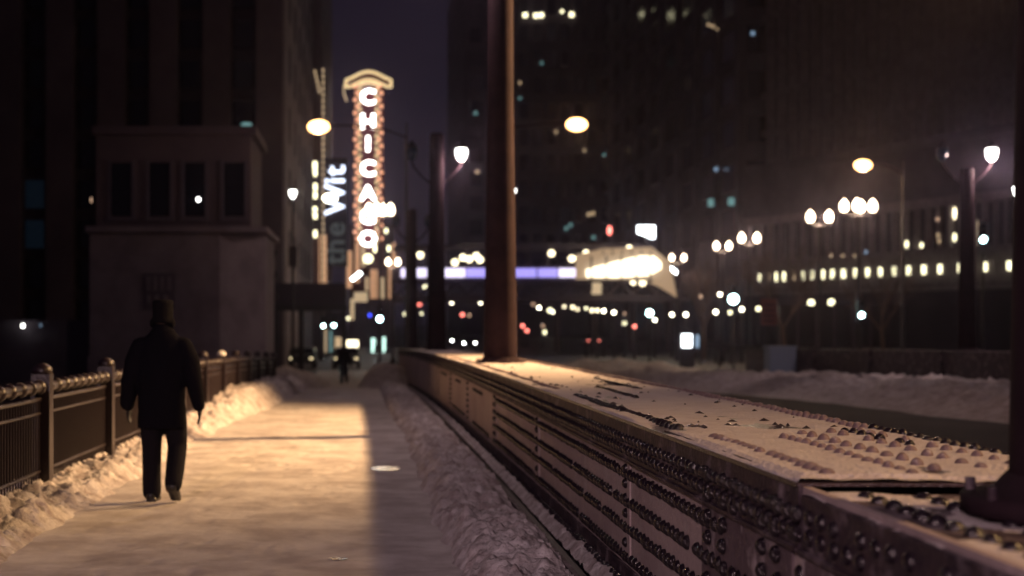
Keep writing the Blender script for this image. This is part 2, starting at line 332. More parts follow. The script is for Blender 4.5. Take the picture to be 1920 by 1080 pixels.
    row('rivet_snow', 5.05, 6.7, .11, Z, 1.93, up, .027, 0.033, .05)
    row('rivet_snow', 5.25, 6.9, .16, Z, 2.09, up, .028, 0.035, .1)
    row('rivet_snow', 5.1, 7.1, .17, Z, 2.27, up, .028, 0.035, .15)
    row('rivet_snow', 5.2, 7.1, .15, Z, 2.42, up, .028, 0.034, .2)
    row('rivet', 5.3, 7.2, .10, Z, 2.56, up, .029, 0.035, .0)
    row('rivet', 6.2, 7.15, .12, Z, 2.36, up, .027, 0.031, .3)
    row('rivet', 3.3, 4.8, .12, lambda y: top(y)-.034, 1.66, up, .03, .026)
    row('rivet', 3.3, 4.8, .13, lambda y: top(y)-.034, 1.85, up, .03, .026)
    row('rivet', 10.6, 12.4, .11, lambda y: top(y), 2.0, up, .026, .03)
    row('rivet', 12.0, 14.4, .12, lambda y: top(y), 2.3, up, .026, .03)
    def rank(q):
        p = q[0]; x = 690+FP*p.x/p.y; y = 605-FP*(p.z-CZ)/p.y
        return -q[2]/p.y*(1 if (p.y > 4.9 and x < 1900 and y < 1070) else .001)
    RV.sort(key=rank); rest = MB(); mi = []
    protos = {}
    for k, (c, nrm, r, h, m) in enumerate(RV):
        if k < 100:
            key = (m, nrm)
            if key not in protos: protos[key] = MB().dome((0, 0, 0), nrm, 1, .95, 14, 5).mesh('rivet', m)
            q = link('rivet', protos[key], g, c-g.location); q.scale = (r,)*3
        else:
            n, rg = (12, 4) if c.y < 10 else ((8, 3) if c.y < 20 else (6, 2)); a0 = len(rest.f)
            rest.dome(c, nrm, r, h, n, rg); mi += [1 if m == 'rivet_snow' else 0]*(len(rest.f)-a0)
    o = rest.build('rivet_field', 'rivet'); o.data.materials.append(M['rivet_snow']); o.data.polygons.foreach_set('material_index', mi); o['kind'] = 'stuff'; P(o)
    # end post
    P(MB().box(XL-.05, XL+.5, 67.6, 68.2, deck(68)-.3, top(68)+.12).build('end_post', 'paint'))
    # thin uneven snow lying on the top plates, bare wet steel where it has melted through
    def film(x, y):
        base = top(y)+(.0125 if 4.98 < y < 7.25 and XL+.01 < x < XR-.03 else 0)
        t = fbm(x*1.6, y*.55, 1.6, 5, 12)+.35*fbm(x, y, 9, 4, 3)
        bare = .9*math.exp(-((y-7.45)/.28)**2)+.55*math.exp(-((x-1.72)/.05)**2)*sst(7.6, 9, y)+.5*math.exp(-((y-10.6)/.35)**2)+.5*math.exp(-((y-13.6)/.3)**2)*(1 if x > 1.8 else .3)
        return base+max(-.004, min(.016, .010+.012*t-.016*bare*(.55+nz(x*5, y*3, 1, 8))))*min(1, (x-XL+.02)/.015, (XR-x)/.02)-.0005
    o = grid('snow_film', 'top_snow', lin(XL-.018, XR-.002, 84), geo(4.92, 67, 800), film); o['kind'] = 'stuff'; P(o)
    def film2(x, y): return top(y)-.034+max(-.005, min(.012, .016*fbm(x, y, 2.6, 5, 30)-.001))
    o = grid('snow_film', 'top_snow', lin(XL-.015, XR-.01, 50), lin(2.2, 4.84, 110), film2); o['kind'] = 'stuff'; P(o)
    return g
g1 = girder(); tag(g1, 'long snow-dusted steel girder with rows of dark rivets beside the footway', 'girder')
b = MB()
def icepatch(cx, cy, rx, ry, k):
    n = 26; vs = [Vector((cx, cy, top(cy)+.021))]
    for i in range(n):
        a = 2*math.pi*i/n; r = 1+.45*nz(math.cos(a)*1.5, math.sin(a)*1.5, 1.6, k); x = cx+rx*r*math.cos(a); y = cy+ry*r*math.sin(a); vs.append(Vector((x, y, top(y)+.004)))
    b.add(vs, [(0, 1+i, 1+(i+1) % n) for i in range(n)], True)
for i in range(90):
    y = random.choice((random.uniform(7.3, 8.3), random.uniform(8.5, 16), random.uniform(7.3, 22))); x = random.choice((1.68, 1.75, 1.95, 2.2, 2.45))+random.uniform(-.06, .1)
    icepatch(x, y, random.uniform(.008, .035), random.uniform(.008, .03)*(1+y/14), i)
M['ice'] = mat('wet_ice', (.06, .045, .05), .16, bump=1.0, bscale=70)
o = b.build('ice_film', 'ice'); o['kind'] = 'stuff'; child_at(o, g1)

# the girder across the road: plainer, same profile
g2 = empty('plate_girder', (17, 22, 0)); tag(g2, 'dark low girder on the far side of the road behind the snow ridge', 'girder')
ys2 = lin(18, 64, 24)
for nm, m, x0, x1, f0, f1 in (('side_plate', 'paint', 17.0, 17.04, lambda y: deck(y)-.3, lambda y: top(y)-.012), ('outer_plate', 'paint', 18.1, 18.14, lambda y: deck(y)-.3, lambda y: top(y)-.012),
                          ('top_plate', 'paint', 16.97, 18.17, lambda y: top(y)-.011, lambda y: top(y)), ('flange_angle', 'paint', 16.98, 16.998, lambda y: top(y)-.24, lambda y: top(y)-.0115)):
    child_at(strip(nm, m, x0, x1, f0, f1, ys2), g2)
for yy in (24, 30, 36, 42, 48, 54, 60):
    child_at(bx('stiffener', 'paint', None, 16.90, 16.979, yy, yy+.12, deck(yy)-.2, top(yy)-.02), g2)
bb = empty('utility_cabinet', (16.4, 56.5, deck(56.5))); tag(bb, 'pale blue grey box standing at the end of the far girder', 'cabinet')
bx('body', 'bluebox', bb, -.55, .5, -.4, .4, -.1, 1.55); bx('lid', 'bluebox', bb, -.59, .54, -.44, .44, 1.551, 1.62)

# ------------------------------------------------------------------ tall poles on the girders
def pole(x, Y, lit=(0, 0), rb=.262, h=6.45, tw=True):
    z = top(Y); r = empty('bridge_pole', (x, Y, z))
    MB().lathe([(0, -.02), (.40, -.02), (.40, .03), (.34, .035), (.31, .05), (.285, .08), (rb+.005, .10)], n=28).build('base_flange', 'pole', r)
    for k in range(8): MB().tube([(.375*math.cos(k*math.pi/4+.2), .375*math.sin(k*math.pi/4+.2), .03), (.375*math.cos(k*math.pi/4+.2), .375*math.sin(k*math.pi/4+.2), .07)], .016, 6).build('anchor_bolt', 'paint', r)
    MB().lathe([(rb, .08), (rb-.02, 1.2), (rb-.06, 4), (rb-.075, h), (rb-.10, h+.05), (0, h+.07)], n=28).build('shaft', 'pole', r)
    q = max(0, h-6.45)
    for k, sx in enumerate((-1, 1)):
        MB().tube([(sx*.19, 0, q+5.0), (sx*.45, 0, q+5.22), (sx*.68, 0, q+5.5), (sx*.74, 0, q+5.66)], .035, 8).build('lamp_arm', 'pole', r)
        L = empty('lantern', (sx*.74, 0, q+5.66), par=r)
        MB().lathe([(0, 0), (.07, .02), (.13, .09), (.165, .20), (.175, .33), (.15, .38), (0, .40)], n=16).build('lantern_glass', 'e_pend' if lit[k] else 'glassb', L)
        MB().lathe([(.175, .38), (.16, .46), (.06, .56), (.03, .62), (0, .64)], n=16).build('lantern_cap', 'black', L)
        if lit[k]: lamp('POINT', (0, 0, -.12), lit[k], (1, .68, .62), L, .2)
    return r
PG = 'tall round poles standing on the bridge girders'
tag(pole(2.20, 4.25, (0, 0), h=8.1), 'dark pole cut by the right edge of the photo, nearest the camera', 'pole', PG)
tag(pole(2.05, 22, (520, 0), h=8.1), 'thick maroon pole rising out of the picture from the snowy girder top', 'pole', PG)
tag(pole(2.05, 42.5, (0, 260), rb=.29), 'second maroon pole on the near girder, white teardrop lantern on its arm', 'pole', PG)
tag(pole(2.05, 66, (0, 0), rb=.28), 'third and farthest pole on the near girder, where the girder ends', 'pole', PG)
tag(pole(17.9, 42.5, (0, 600), h=5.4), 'pole on the far girder with two lantern arms, one lantern lit', 'pole', PG)

# ------------------------------------------------------------------ railing on the left
fx = -3.0
rail = empty('bridge_railing', (fx, 10, 0)); tag(rail, 'maroon iron picket railing along the left edge of the footway', 'railing')
posts = [9.9+3.2*i for i in range(-1, 12)]
for i, Y in enumerate(posts):
    z = deck(Y); p = MB().box(-.085, .085, -.085, .085, -.1, 1.16).build('post', 'iron', rail, (0, Y-10, z))
    MB().lathe([(0, 1.159), (.085, 1.16), (.095, 1.18), (.088, 1.22), (.05, 1.25), (0, 1.262)], n=14).build('post_cap', 'snow' if i in (7,) else 'iron', p)
    if i == len(posts)-1: break
    Y1 = posts[i+1]; n = 34; b = MB()
    f = lambda t: deck(Y+(Y1-Y)*t)-z
    for k in range(n):
        t = (k+.5)/n; b.tube([(0, (Y1-Y)*t, f(t)+.17), (0, (Y1-Y)*t, f(t)+.93)], .0095, 5, caps=False)
    pn = b.build('picket_panel', 'iron', rail, (0, Y-10, z))
    for hz, r, nm in ((1.04, .047, 'handrail'), (.93, .02, 'upper_rail'), (.80, .014, 'frieze_rail'), (.27, .016, 'lower_rail'), (.15, .03, 'bottom_rail')):
        c = MB().tube([(0, .086, f(.03)+hz), (0, 1.6, f(.5)+hz), (0, 3.114, f(.97)+hz)], r, 10, caps=False)
        if nm == 'handrail':
            for k in range(9):
                t = (k+.6)/9; c.lathe([(.047, -.03), (.066, -.02), (.072, 0), (.066, .02), (.047, .03)], n=10)
                for q in range(len(c.v)-50, len(c.v)):
                    x_, y_, z_ = c.v[q]; c.v[q] = (x_, (Y1-Y)*t+z_*1.6, f(t)+hz+y_)
        c.build(nm, 'iron', rail, (0, Y-10, z))
    s = MB()
    for k in range(int(30 if Y < 30 else 14)):
        t = random.uniform(.03, .97); s.ell((random.uniform(-.03, .03), (Y1-Y)*t, f(t)+.175), random.uniform(.02, .05), random.uniform(.03, .09), random.uniform(.015, .04), 6, 4)
    s.build('rail_snow', 'bank', rail, (0, Y-10, z))['kind'] = 'stuff'

# ------------------------------------------------------------------ street lamps with long arms (sodium)
def sodium(x, Y, h, hx, cy=0, power=0, label='', m='e_sod', rad=.09, cone=None, head=1.0):
    z = deck(Y); r = empty('street_lamp', (x, Y, z)); s = 1 if hx > 0 else -1
    MB().lathe([(0, 0), (.2, 0), (.2, .5), (.13, .6), (rad, .9), (rad*.7, h-.6), (.05, h+.2), (0, h+.22)], n=14).build('mast', 'black', r)
    MB().tube([(0, 0, h-.5), (hx*.25, 0, h-.12), (hx*.6, 0, h+.05), (hx-.35*s, 0, h+.06)], [.05, .045, .04, .035], 8).build('arm', 'pole', r)
    H = MB().ell((hx, 0, h+.07), .46*head, .2*head, .14*head, 14, 8).build('lamp_head', 'black', r)
    MB().ell((hx, 0, h-.01), .50*head, .26*head, .31*head, 14, 8).build('lamp_lens', m, r)
    if power and cone: lamp('SPOT', (hx, 0, h-.25), power, (1, .58, .245), r, .45, cone, .9, (-1, -.10, -.52))
    elif power: lamp('POINT', (hx, 0, h-.30), power, (1, .60, .29), r, .2)
    return tag(r, label, 'street lamp', 'long-armed sodium street lamps')
sodium(13.2, 24.8, 9.3, -.9, power=54000, cone=80, label='sodium street lamp across the road level with the bright snow pool, out of the picture')
sodium(13.2, 17.3, 9.3, -.9, power=13000, cone=46, label='sodium street lamp across the road abreast of the walking man, out of the picture')
sodium(13.2, 3.4, 9.3, -.9, power=7500, cone=84, label='unseen lamp added across the road to light the nearest girder end')  # unseen lamp added to brighten the near girder top
sodium(1.75, 64.8, 11.75, -4.0, power=450, label='slim lamp mast behind the poles, its head glowing left of the theatre sign', rad=.07)
sodium(6.9, 76, 13.65, 4.25, power=500, label='street lamp glowing right of the thick pole, arm pointing right', head=1.15)
sodium(28.2, 75, 11.35, -2.1, power=700, label='glowing street lamp above the cluster of globes on the right', head=.95)
o = sodium(-3.9, 118, 13.45, .75, power=0, label='whitish lamp head glowing beside the white rotated letters', m='e_far', rad=.08, head=1.2)

# ------------------------------------------------------------------ globe lamps
def globes(x, y, d, sp, n=2, label='', power=500, s=1.):
    p = S(x, y, d); g = deck(d); r = empty('globe_lamp', (p.x, d, g)); h = p.z-g
    MB().lathe([(0, 0), (.24, 0), (.24, .3), (.14, .45), (.09, .8), (.07, h-.55), (.11, h-.5), (.05, h-.42), (0, h-.4)], n=12).build('post', 'black', r)
    k = [(-sp/2, 0), (sp/2, 0)] if n == 2 else [(-sp*.8, 0), (-sp*.22, -.35), (sp*.25, .35), (sp*.8, .05)]
    MB().tube([(k[0][0], 0, h-.30), (k[0][0]*.6, 0, h-.5), (0, 0, h-.45), (-k[0][0]*.6, 0, h-.5), (-k[0][0], 0, h-.30)], .04, 6).build('crossarm', 'black', r)
    for a, c in k:
        MB().lathe([(0, -.30*s), (.13*s, -.29*s), (.20*s, -.14*s), (.215*s, 0), (.17*s, .17*s), (.07*s, .29*s), (0, .38*s)], (a, c, h), 14).build('globe', 'e_globe', r)
    if power: lamp('POINT', (0, -.3, h-.1), power, (1, .70, .45), r, .3)
    return tag(r, label, 'globe lamp', 'lamp posts with glowing acorn globes')
globes(1537, 406, 76, 1.0, 2, 'twin-globe lamp post right of the bare tree, left of the cluster of globes')
globes(1610, 386, 72, .92, 4, 'lamp post with four crowded globes under the sodium glow', 900)
globes(1355, 461, 112, 1.0, 2, 'small twin-globe lamp post just left of a slightly higher pair', 500)
globes(1405, 446, 94, 1.02, 2, 'twin-globe lamp post between the smaller pair and the bare tree', 500)
globes(1271, 483, 116, 1.0, 2, 'small twin-globe lamp post beside the bright station end', 500, .85)
globes(712, 393, 95, .9, 4, 'lamp post whose clustered globes cover the lower letters of the theatre sign', 400, 1.25)
globes(737, 491, 108, .75, 2, 'low twin-globe lamp post right of the theatre sign foot', 300, .85)

# pendants on posts at the left
def pendant(x, y, d, label, post=True, s=1.):
    p = S(x, y, d); g = deck(d); r = empty('lantern_post', (p.x, d, g)); h = p.z-g
    MB().lathe([(0, 0), (.16, 0), (.14, .4), (.07, .6), (.05, h-.35), (0, h-.34)] if post else [(0, h-.5), (.04, h-.5), (.04, h-.34), (0, h-.34)], n=10).build('post' if post else 'bracket', 'black', r)
    MB().lathe([(0, -.26), (.08, -.21), (.15, -.08), (.185, .08), (.17, .17), (0, .20)], (0, 0, h), 14).build('lantern_glass', 'e_pend', r)
    MB().lathe([(.185, .16), (.16, .24), (0, .30)], (0, 0, h), 14).build('lantern_cap', 'black', r)
    for o in list(r.children): 
        if 'glass' in o.name or 'cap' in o.name: pass
    return tag(r, label, 'lantern', 'white teardrop lanterns')
pendant(549, 363, 72, 'white teardrop lantern on a dark post left of the rotated sign')
pendant(481, 293, 66, 'narrow white lantern in front of the dark left building, beside a dim blue light', s=.7)
pendant(1908, 358, 60, 'white lantern half hidden by the pole at the right edge')
pendant(964, 358, 140, 'tiny white lantern touching the right side of the thick pole')

fill_lamp = pendant(690-FP, 0, 60, 'unseen fill lamp added behind the camera over the river railing')
fill_lamp.location = (-4.2, -9, 0)
for o in list(fill_lamp.children): bpy.data.objects.remove(o)
MB().lathe([(0, 0), (.16, 0), (.14, .4), (.07, .6), (.05, 5.6), (0, 5.61)], n=10).build('post', 'black', fill_lamp)
MB().lathe([(0, 5.6), (.11, 5.66), (.20, 5.84), (.24, 6.04), (0, 6.12)], n=14).build('lantern_glass', 'e_pend', fill_lamp)
lamp('SPOT', (0, 0, 5.5), 6000, (1, .66, .68), fill_lamp, .4, 56, .6, (.24, 1, -.52))  # added fill light for the shaded snow and the girder side
# ------------------------------------------------------------------ people
def blob(parts, voxel, name, m, par=None, smooth=6):
    b = MB()
    for q in parts: q(b)
    me = bpy.data.meshes.new('tmp'); me.from_pydata(b.v, [], b.f)
    o = bpy.data.objects.new('tmp', me); COL.objects.link(o)
    md = o.modifiers.new('r', 'REMESH'); md.mode = 'VOXEL'; md.voxel_size = voxel; md.use_smooth_shade = True
    ms = o.modifiers.new('s', 'SMOOTH'); ms.iterations = smooth; ms.factor = .5
    dg = bpy.context.evaluated_depsgraph_get(); me2 = bpy.data.meshes.new_from_object(o.evaluated_get(dg)); me2.name = name
    me2.materials.clear(); me2.materials.append(M[m]); bpy.data.objects.remove(o)
    me2.polygons.foreach_set('use_smooth', [True]*len(me2.polygons))
    return link(name, me2, par)
def ringloft(rings, n=24):            # rings: (cx, cy, z, rx, ry)
    def f(b):
        vs = [(cx+rx*math.cos(2*math.pi*k/n), cy+ry*math.sin(2*math.pi*k/n), z) for cx, cy, z, rx, ry in rings for k in range(n)]
        fs = [(i*n+k, i*n+(k+1) % n, (i+1)*n+(k+1) % n, (i+1)*n+k) for i in range(len(rings)-1) for k in range(n)]
        fs += [tuple(range(n))[::-1], tuple((len(rings)-1)*n+k for k in range(n))]
        b.add(vs, fs)
    return f
def limb(pts, rad, n=14): return lambda b: (b.tube(pts, rad, n), [b.ell(p, r, r, r, 12, 8) for p, r in zip(pts, rad)])
def ellp(*a): return lambda b: b.ell(*a)
def hand(s, wx, wy, wz):              # fingers hang down, slightly curled towards +y
    L = [ellp((wx, wy+.01, wz-.05), .020, .042, .052)]
    for k, ln in enumerate((.070, .078, .072, .056)):
        yy = wy-.024+k*.020
        L.append(limb([(wx, yy+.01, wz-.085), (wx-s*.004, yy+.012, wz-.085-ln*.55), (wx-s*.018, yy+.014, wz-.085-ln)], [.011, .010, .008], 8))
    L.append(limb([(wx-s*.004, wy+.045, wz-.035), (wx-s*.012, wy+.070, wz-.068), (wx-s*.018, wy+.074, wz-.098)], [.013, .011, .009], 8))
    return L
def person(loc, rz, voxel=.014, vx2=.009, scale=1.0, label='', hatm='fur'):
    # faces +y (away from the camera); left foot planted, right heel lifted
    hipz = .93
    body = [ringloft([(0, 0, .86, .15, .11), (0, 0, 1.0, .165, .12), (0, .0, 1.2, .17, .12), (0, .01, 1.38, .20, .12), (0, .01, 1.46, .12, .09), (0, .015, 1.52, .062, .062), (0, .03, 1.60, .058, .062)]),
            ellp((0, .035, 1.675), .075, .095, .112), ellp((0, .125, 1.665), .016, .022, .02), ellp((.078, .03, 1.665), .012, .02, .03), ellp((-.078, .03, 1.665), .012, .02, .03), ellp((0, .10, 1.615), .04, .03, .03),
            ellp((.03, .118, 1.69), .012, .008, .008), ellp((-.03, .118, 1.69), .012, .008, .008),
            limb([(-.09, 0, hipz), (-.085, .05, .50), (-.085, .02, .09)], [.085, .06, .042]), limb([(.09, 0, hipz), (.10, .06, .50), (.105, -.16, .14)], [.085, .06, .042]),
            limb([(-.20, .0, 1.40), (-.29, -.02, 1.12), (-.325, .05, .87)], [.055, .042, .03]), limb([(.20, .0, 1.40), (.30, -.06, 1.12), (.345, -.02, .87)], [.055, .042, .03])]
    body += hand(-1, -.327, .055, .87)+hand(1, .347, -.015, .87)
    p = blob(body, vx2, 'person', 'skin', None, 3)
    p.location = loc; p.rotation_euler = (0, 0, rz); p.scale = (scale,)*3
    p.data.materials.append(M['leather'])
    for f in p.data.polygons:
        if f.center.z < .93 and abs(f.center.x) > .24: f.material_index = 1
    coat = [ringloft([(0, -.005, .67, .222, .155), (0, 0, .80, .218, .155), (0, 0, .98, .215, .15), (0, -.005, 1.15, .222, .152), (0, -.005, 1.30, .242, .15), (0, 0, 1.40, .240, .135), (0, .0, 1.475, .195, .118), (0, .01, 1.535, .125, .105), (0, .015, 1.58, .098, .095)]),
            limb([(-.19, 0, 1.405), (-.25, -.01, 1.27), (-.295, -.02, 1.10), (-.325, .04, .885)], [.098, .096, .082, .064]),
            limb([(.19, 0, 1.405), (.26, -.03, 1.27), (.305, -.06, 1.10), (.345, -.02, .885)], [.098, .096, .082, .064])]
    ct = blob(coat, voxel, 'coat', 'coat', p, 5)
    for v in ct.data.vertices:
        a = v.co; f = nz(a.x*9, a.z*1.6, 1, 3)*.016*(1 if a.z < 1.3 else .5)+nz(a.x*3, a.z*7, 1, 9)*.008+nz(a.x*14, a.z*14, 1, 2)*.004
        rr = Vector((a.x if abs(a.x) < .24 else a.x-math.copysign(.28, a.x), a.y, 0)); v.co = a+rr.normalized()*f if rr.length > 1e-4 else a
    tr = [limb([(-.09, 0, .95), (-.105, .03, .72), (-.105, .045, .50), (-.10, .02, .26), (-.098, .02, .085)], [.122, .108, .092, .086, .086]),
          limb([(.085, 0, .95), (.115, .04, .72), (.13, .055, .50), (.140, -.09, .32), (.145, -.20, .185)], [.122, .108, .092, .086, .080])]
    blob(tr, voxel, 'trousers', 'trous', p, 4)
    for nm, parts in (('shoe', [limb([(-.098, -.02, .055), (-.10, .10, .045), (-.105, .17, .035)], [.052, .048, .036]), lambda b: b.box(-.13, -.045, -.06, .19, 0.0, .03)]),
                      ('shoe', [limb([(.142, -.23, .165), (.147, -.13, .10), (.150, -.06, .055)], [.052, .048, .038]), lambda b: b.add([(.10, -.275, .145), (.18, -.275, .145), (.18, -.09, .022), (.10, -.09, .022), (.105, -.02, .012), (.18, -.02, .012), (.10, -.275, .185), (.18, -.275, .185), (.18, -.09, .065), (.10, -.09, .065), (.105, -.02, .05), (.18, -.02, .05)], [(0, 3, 2, 1), (3, 4, 5, 2), (6, 7, 8, 9), (9, 8, 11, 10), (0, 1, 7, 6), (1, 2, 8, 7), (2, 5, 11, 8), (5, 4, 10, 11), (4, 3, 9, 10), (3, 0, 6, 9)])])):
        blob(parts, .010, nm, 'leather', p, 2)
    hat = [ringloft([(0, .02, 1.625, .098, .095), (0, .02, 1.65, .094, .108), (0, .03, 1.70, .092, .118), (0, .03, 1.77, .096, .115), (0, .03, 1.82, .096, .108), (0, .03, 1.84, .078, .085)]),
           ellp((-.094, .02, 1.625), .024, .045, .045), ellp((.094, .02, 1.625), .024, .045, .045), ellp((0, .13, 1.70), .07, .06, .012)]
    blob(hat, .010, 'hat', hatm, p, 3)
    sc = [ringloft([(0, .01, 1.49, .105, .10), (0, .012, 1.55, .112, .108), (.0, .015, 1.585, .088, .092), (.0, .02, 1.62, .072, .080)])]
    blob(sc, .010, 'scarf', 'coat', p, 3)
    return tag(p, label, 'person')
person((-1.875, 12.95, deck(13)), R(-4), label='man in a dark coat and fur cap walking away along the snowy footway')
person((-1.13, 66.3, deck(66.3)), R(6), .022, .02, .98, label='small far figure in dark clothes standing where the footway ends')

# ------------------------------------------------------------------ buildings
def fit(nm): pass
def windows_on(par, me, pts, rz=0, name='window', stuffcap=100):
    for i, p in enumerate(pts[:stuffcap]):
        link(name, me, par, p, rz)
# bridge house, left
d0 = 46.5; bh = empty('bridge_house', S(330, 640, d0)*1.0); bh.location.z = deck(d0); tag(bh, 'pale stone bridge house with a set-back upper storey beyond the railing', 'bridge house')
def bpx(name, m, par, d, x0, x1, y0, y1, dd):       # a block measured on the photo at distance d, dd deep
    a = S(x0, y1, d); c = S(x1, y0, d); L = par.matrix_basis.translation if par else Vector()
    return bx(name, m, par, a.x-L.x, c.x-L.x, d-L.y, d+dd-L.y, a.z-L.z, c.z-L.z)
bpx('lower_storey', 'stone', bh, d0, 168, 412, 436, 720, 6)
a = S(412, 720, d0)-bh.location; c = S(496, 436, d0+1.0)-bh.location
MB().add([(a.x, 0, a.z), (c.x, 1.6, a.z), (c.x, 6, a.z), (a.x, 6, a.z), (a.x, 0, c.z), (c.x, 1.6, c.z), (c.x, 6, c.z), (a.x, 6, c.z)], [(0, 1, 5, 4), (1, 2, 6, 5), (2, 3, 7, 6), (3, 0, 4, 7), (4, 5, 6, 7), (0, 3, 2, 1)]).build('corner_bay', 'stone', bh)
bpx('cornice', 'stone', bh, d0-.25, 160, 500, 424, 434.8, 6.5)
bpx('upper_storey', 'brown', bh, d0+.9, 180, 470, 252, 424, 5)
bpx('upper_cornice', 'brown', bh, d0+.65, 172, 480, 236, 251.5, 5.4)
bpx('plinth', 'stone', bh, d0-.12, 164, 416, 668, 720, .1)
for x0 in (208, 280, 346, 420):
    f = bpx('window', 'glassd', bh, d0+.86, x0, x0+38, 305, 405, .036)
    bpx('window_frame', 'stone2', bh, d0+.80, x0-7, x0-.5, 300, 408, .098); bpx('window_frame', 'stone2', bh, d0+.80, x0+38.5, x0+45, 300, 408, .098)
    bpx('sill', 'stone2', bh, d0+.76, x0-8, x0+46, 408.5, 414, .138)
pl = bpx('relief_panel', 'stone2', bh, d0-.05, 268, 328, 512, 580, .048)
for x0 in (274, 287, 300, 313): bpx('relief_figure', 'stone', bh, d0-.09, x0, x0+8, 518, 545, .038)
for x0, x1 in ((276, 282), (290, 297), (306, 312)): bpx('relief_figure', 'stone', bh, d0-.09, x0, x1, 553, 568, .038)
b = MB(); cc = S(372, 374, d0+.84)-bh.location; b.ell(cc, .06, .03, .07, 10, 8).build('window_light', 'e_pend', bh)
cc = S(171, 375, d0+.5)-bh.location; MB().ell(cc, .03, .03, .1, 8, 6).build('wall_light', 'e_dim', bh)
wb = tag(bpx('river_wall', 'stone2', None, 50, -400, 166, 600, 720, 1.0), 'dark stone wall on the river bank at the left edge', 'wall')
MB().ell(S(43, 611, 49.6), .06, .04, .07).build('wall_light', 'e_pend', None)
tag(bpy.data.objects['wall_light.001'], 'small white light against the dark wall behind the railing at left', 'light')
o = MB().ell(S(76, 610, 49.6), .025, .03, .06).build('wall_light', 'e_cool', None); tag(o, 'tiny dim bluish light right of the small white one behind the railing', 'light')

# left tower with piers
lt = empty('stone_tower', (-16, 92, GL)); tag(lt, 'dark office tower with tall window strips between stone piers, upper left', 'building')
L = lt.location
corner = S(530, 600, 90)
bx('core', 'dkst', lt, -60, corner.x-L.x-.5, .8, 60, -.5, 62)
strips = [38, 135, 233, 333, 433, -60]
edges = [(-160, -60)]
for i, x0 in enumerate([-60, 38, 135, 233, 333, 433]):
    nx = x0+47; nxt = x0+98 if x0 < 433 else 530
    bpx('pier', 'brown', lt, 91.2, nx, nxt, -1500, 720, 1.5)
    for k in range(16):
        y0 = 615-k*75
        bpx('window', 'glassb' if (x0 == 38 and k in (2, 3)) else 'glassd', lt, 92.55, x0+4, nx-4, y0-52, y0, .2)
    bpx('spandrel', 'dkst', lt, 92.6, x0, nx, 395, 420, .18)
sw = empty('side_wing', (0, 0, 0), par=lt); sw.location = (0, 0, 0)
bx('side_wall', 'stone', lt, corner.x-L.x-.49, corner.x-L.x, 1, 70, -.5, 62)
me = MB().box(0, .05, -1.1, 1.1, 0, 2.4).mesh('side_window', M['dkst'])
for j in range(9):
    for k in range(10): link('side_window', me, lt, (corner.x-L.x+.001, 6+j*7, 7+k*4.2))
bpy.data.objects.remove(sw)
o = MB().ell(S(462, 233, 88), .35, .06, .12).build('sign_light', 'e_tealw'); tag(o, 'dim bluish light bar on the dark tower above the narrow lantern', 'light')

# lit block down the street at left with bright windows, shops, canopy
lb = empty('street_block', S(600, 660, 140)); lb.location.z = GL; tag(lb, 'building down the street with a column of yellow lit windows', 'building')
bpx('wall', 'brown', lb, 140, 545, 603, -400, 690, 40)
for y0, y1 in ((303, 318), (320, 330), (344, 357), (360, 372), (388, 396), (399, 410), (432, 445)):
    bpx('window', 'e_win', lb, 139.9, 586, 594, y0, y1, .09)
for x0, y0, y1 in ((558, 370, 388), (562, 395, 410), (576, 340, 352)): bpx('dim_window', 'e_windim', lb, 139.9, x0, x0+6, y0, y1, .09)
bpx('shopfront', 'e_shop', lb, 139.6, 532, 546, 470, 540, .39); bpx('shopfront', 'e_shop', lb, 139.6, 560, 580, 440, 540, .39)
bpx('shopfront', 'e_shop', lb, 139.6, 598, 612, 440, 545, .39)
ls = empty('light_string', S(606, 560, 131)); tag(ls, 'vertical string of small orange bulbs left of the rotated white letters', 'light string')
L = ls.location; MB().tube([(0, 0, 0), (0, 0, S(606, 128, 131).z-L.z)], .06, 6).build('cable_pole', 'black', ls)
bm_ = MB().ell((0, 0, 0), .11, .11, .20, 8, 6).mesh('bulb', M['e_windim'])
for k in range(36): link('bulb', bm_, ls, (0, -.1, S(606, 132+k*11.5, 131).z-L.z))
for k in range(5): link('bulb', bm_, ls, (-.75+.1*k, -.1, S(606, 135+k*9, 131).z-L.z))

sf = empty('shop_row', (S(600, 0, 150).x, 150, GL)); tag(sf, 'row of dim lit shop windows at street level under the dark canopy', 'shop')
bpx('wall', 'dkst', sf, 150.3, 575, 648, 584, 700, 4)
for x0, y0, x1, y1, m in ((583, 592, 590, 668, 'e_tan'), (596, 600, 600, 664, 'e_tealw'), (604, 616, 612, 668, 'e_tan'), (618, 620, 622, 660, 'e_tealw'), (628, 632, 640, 664, 'e_windim'), (582, 672, 592, 680, 'e_warm')):
    bpx('shop_window', m, sf, 150, x0, x1, y0, y1, .29)
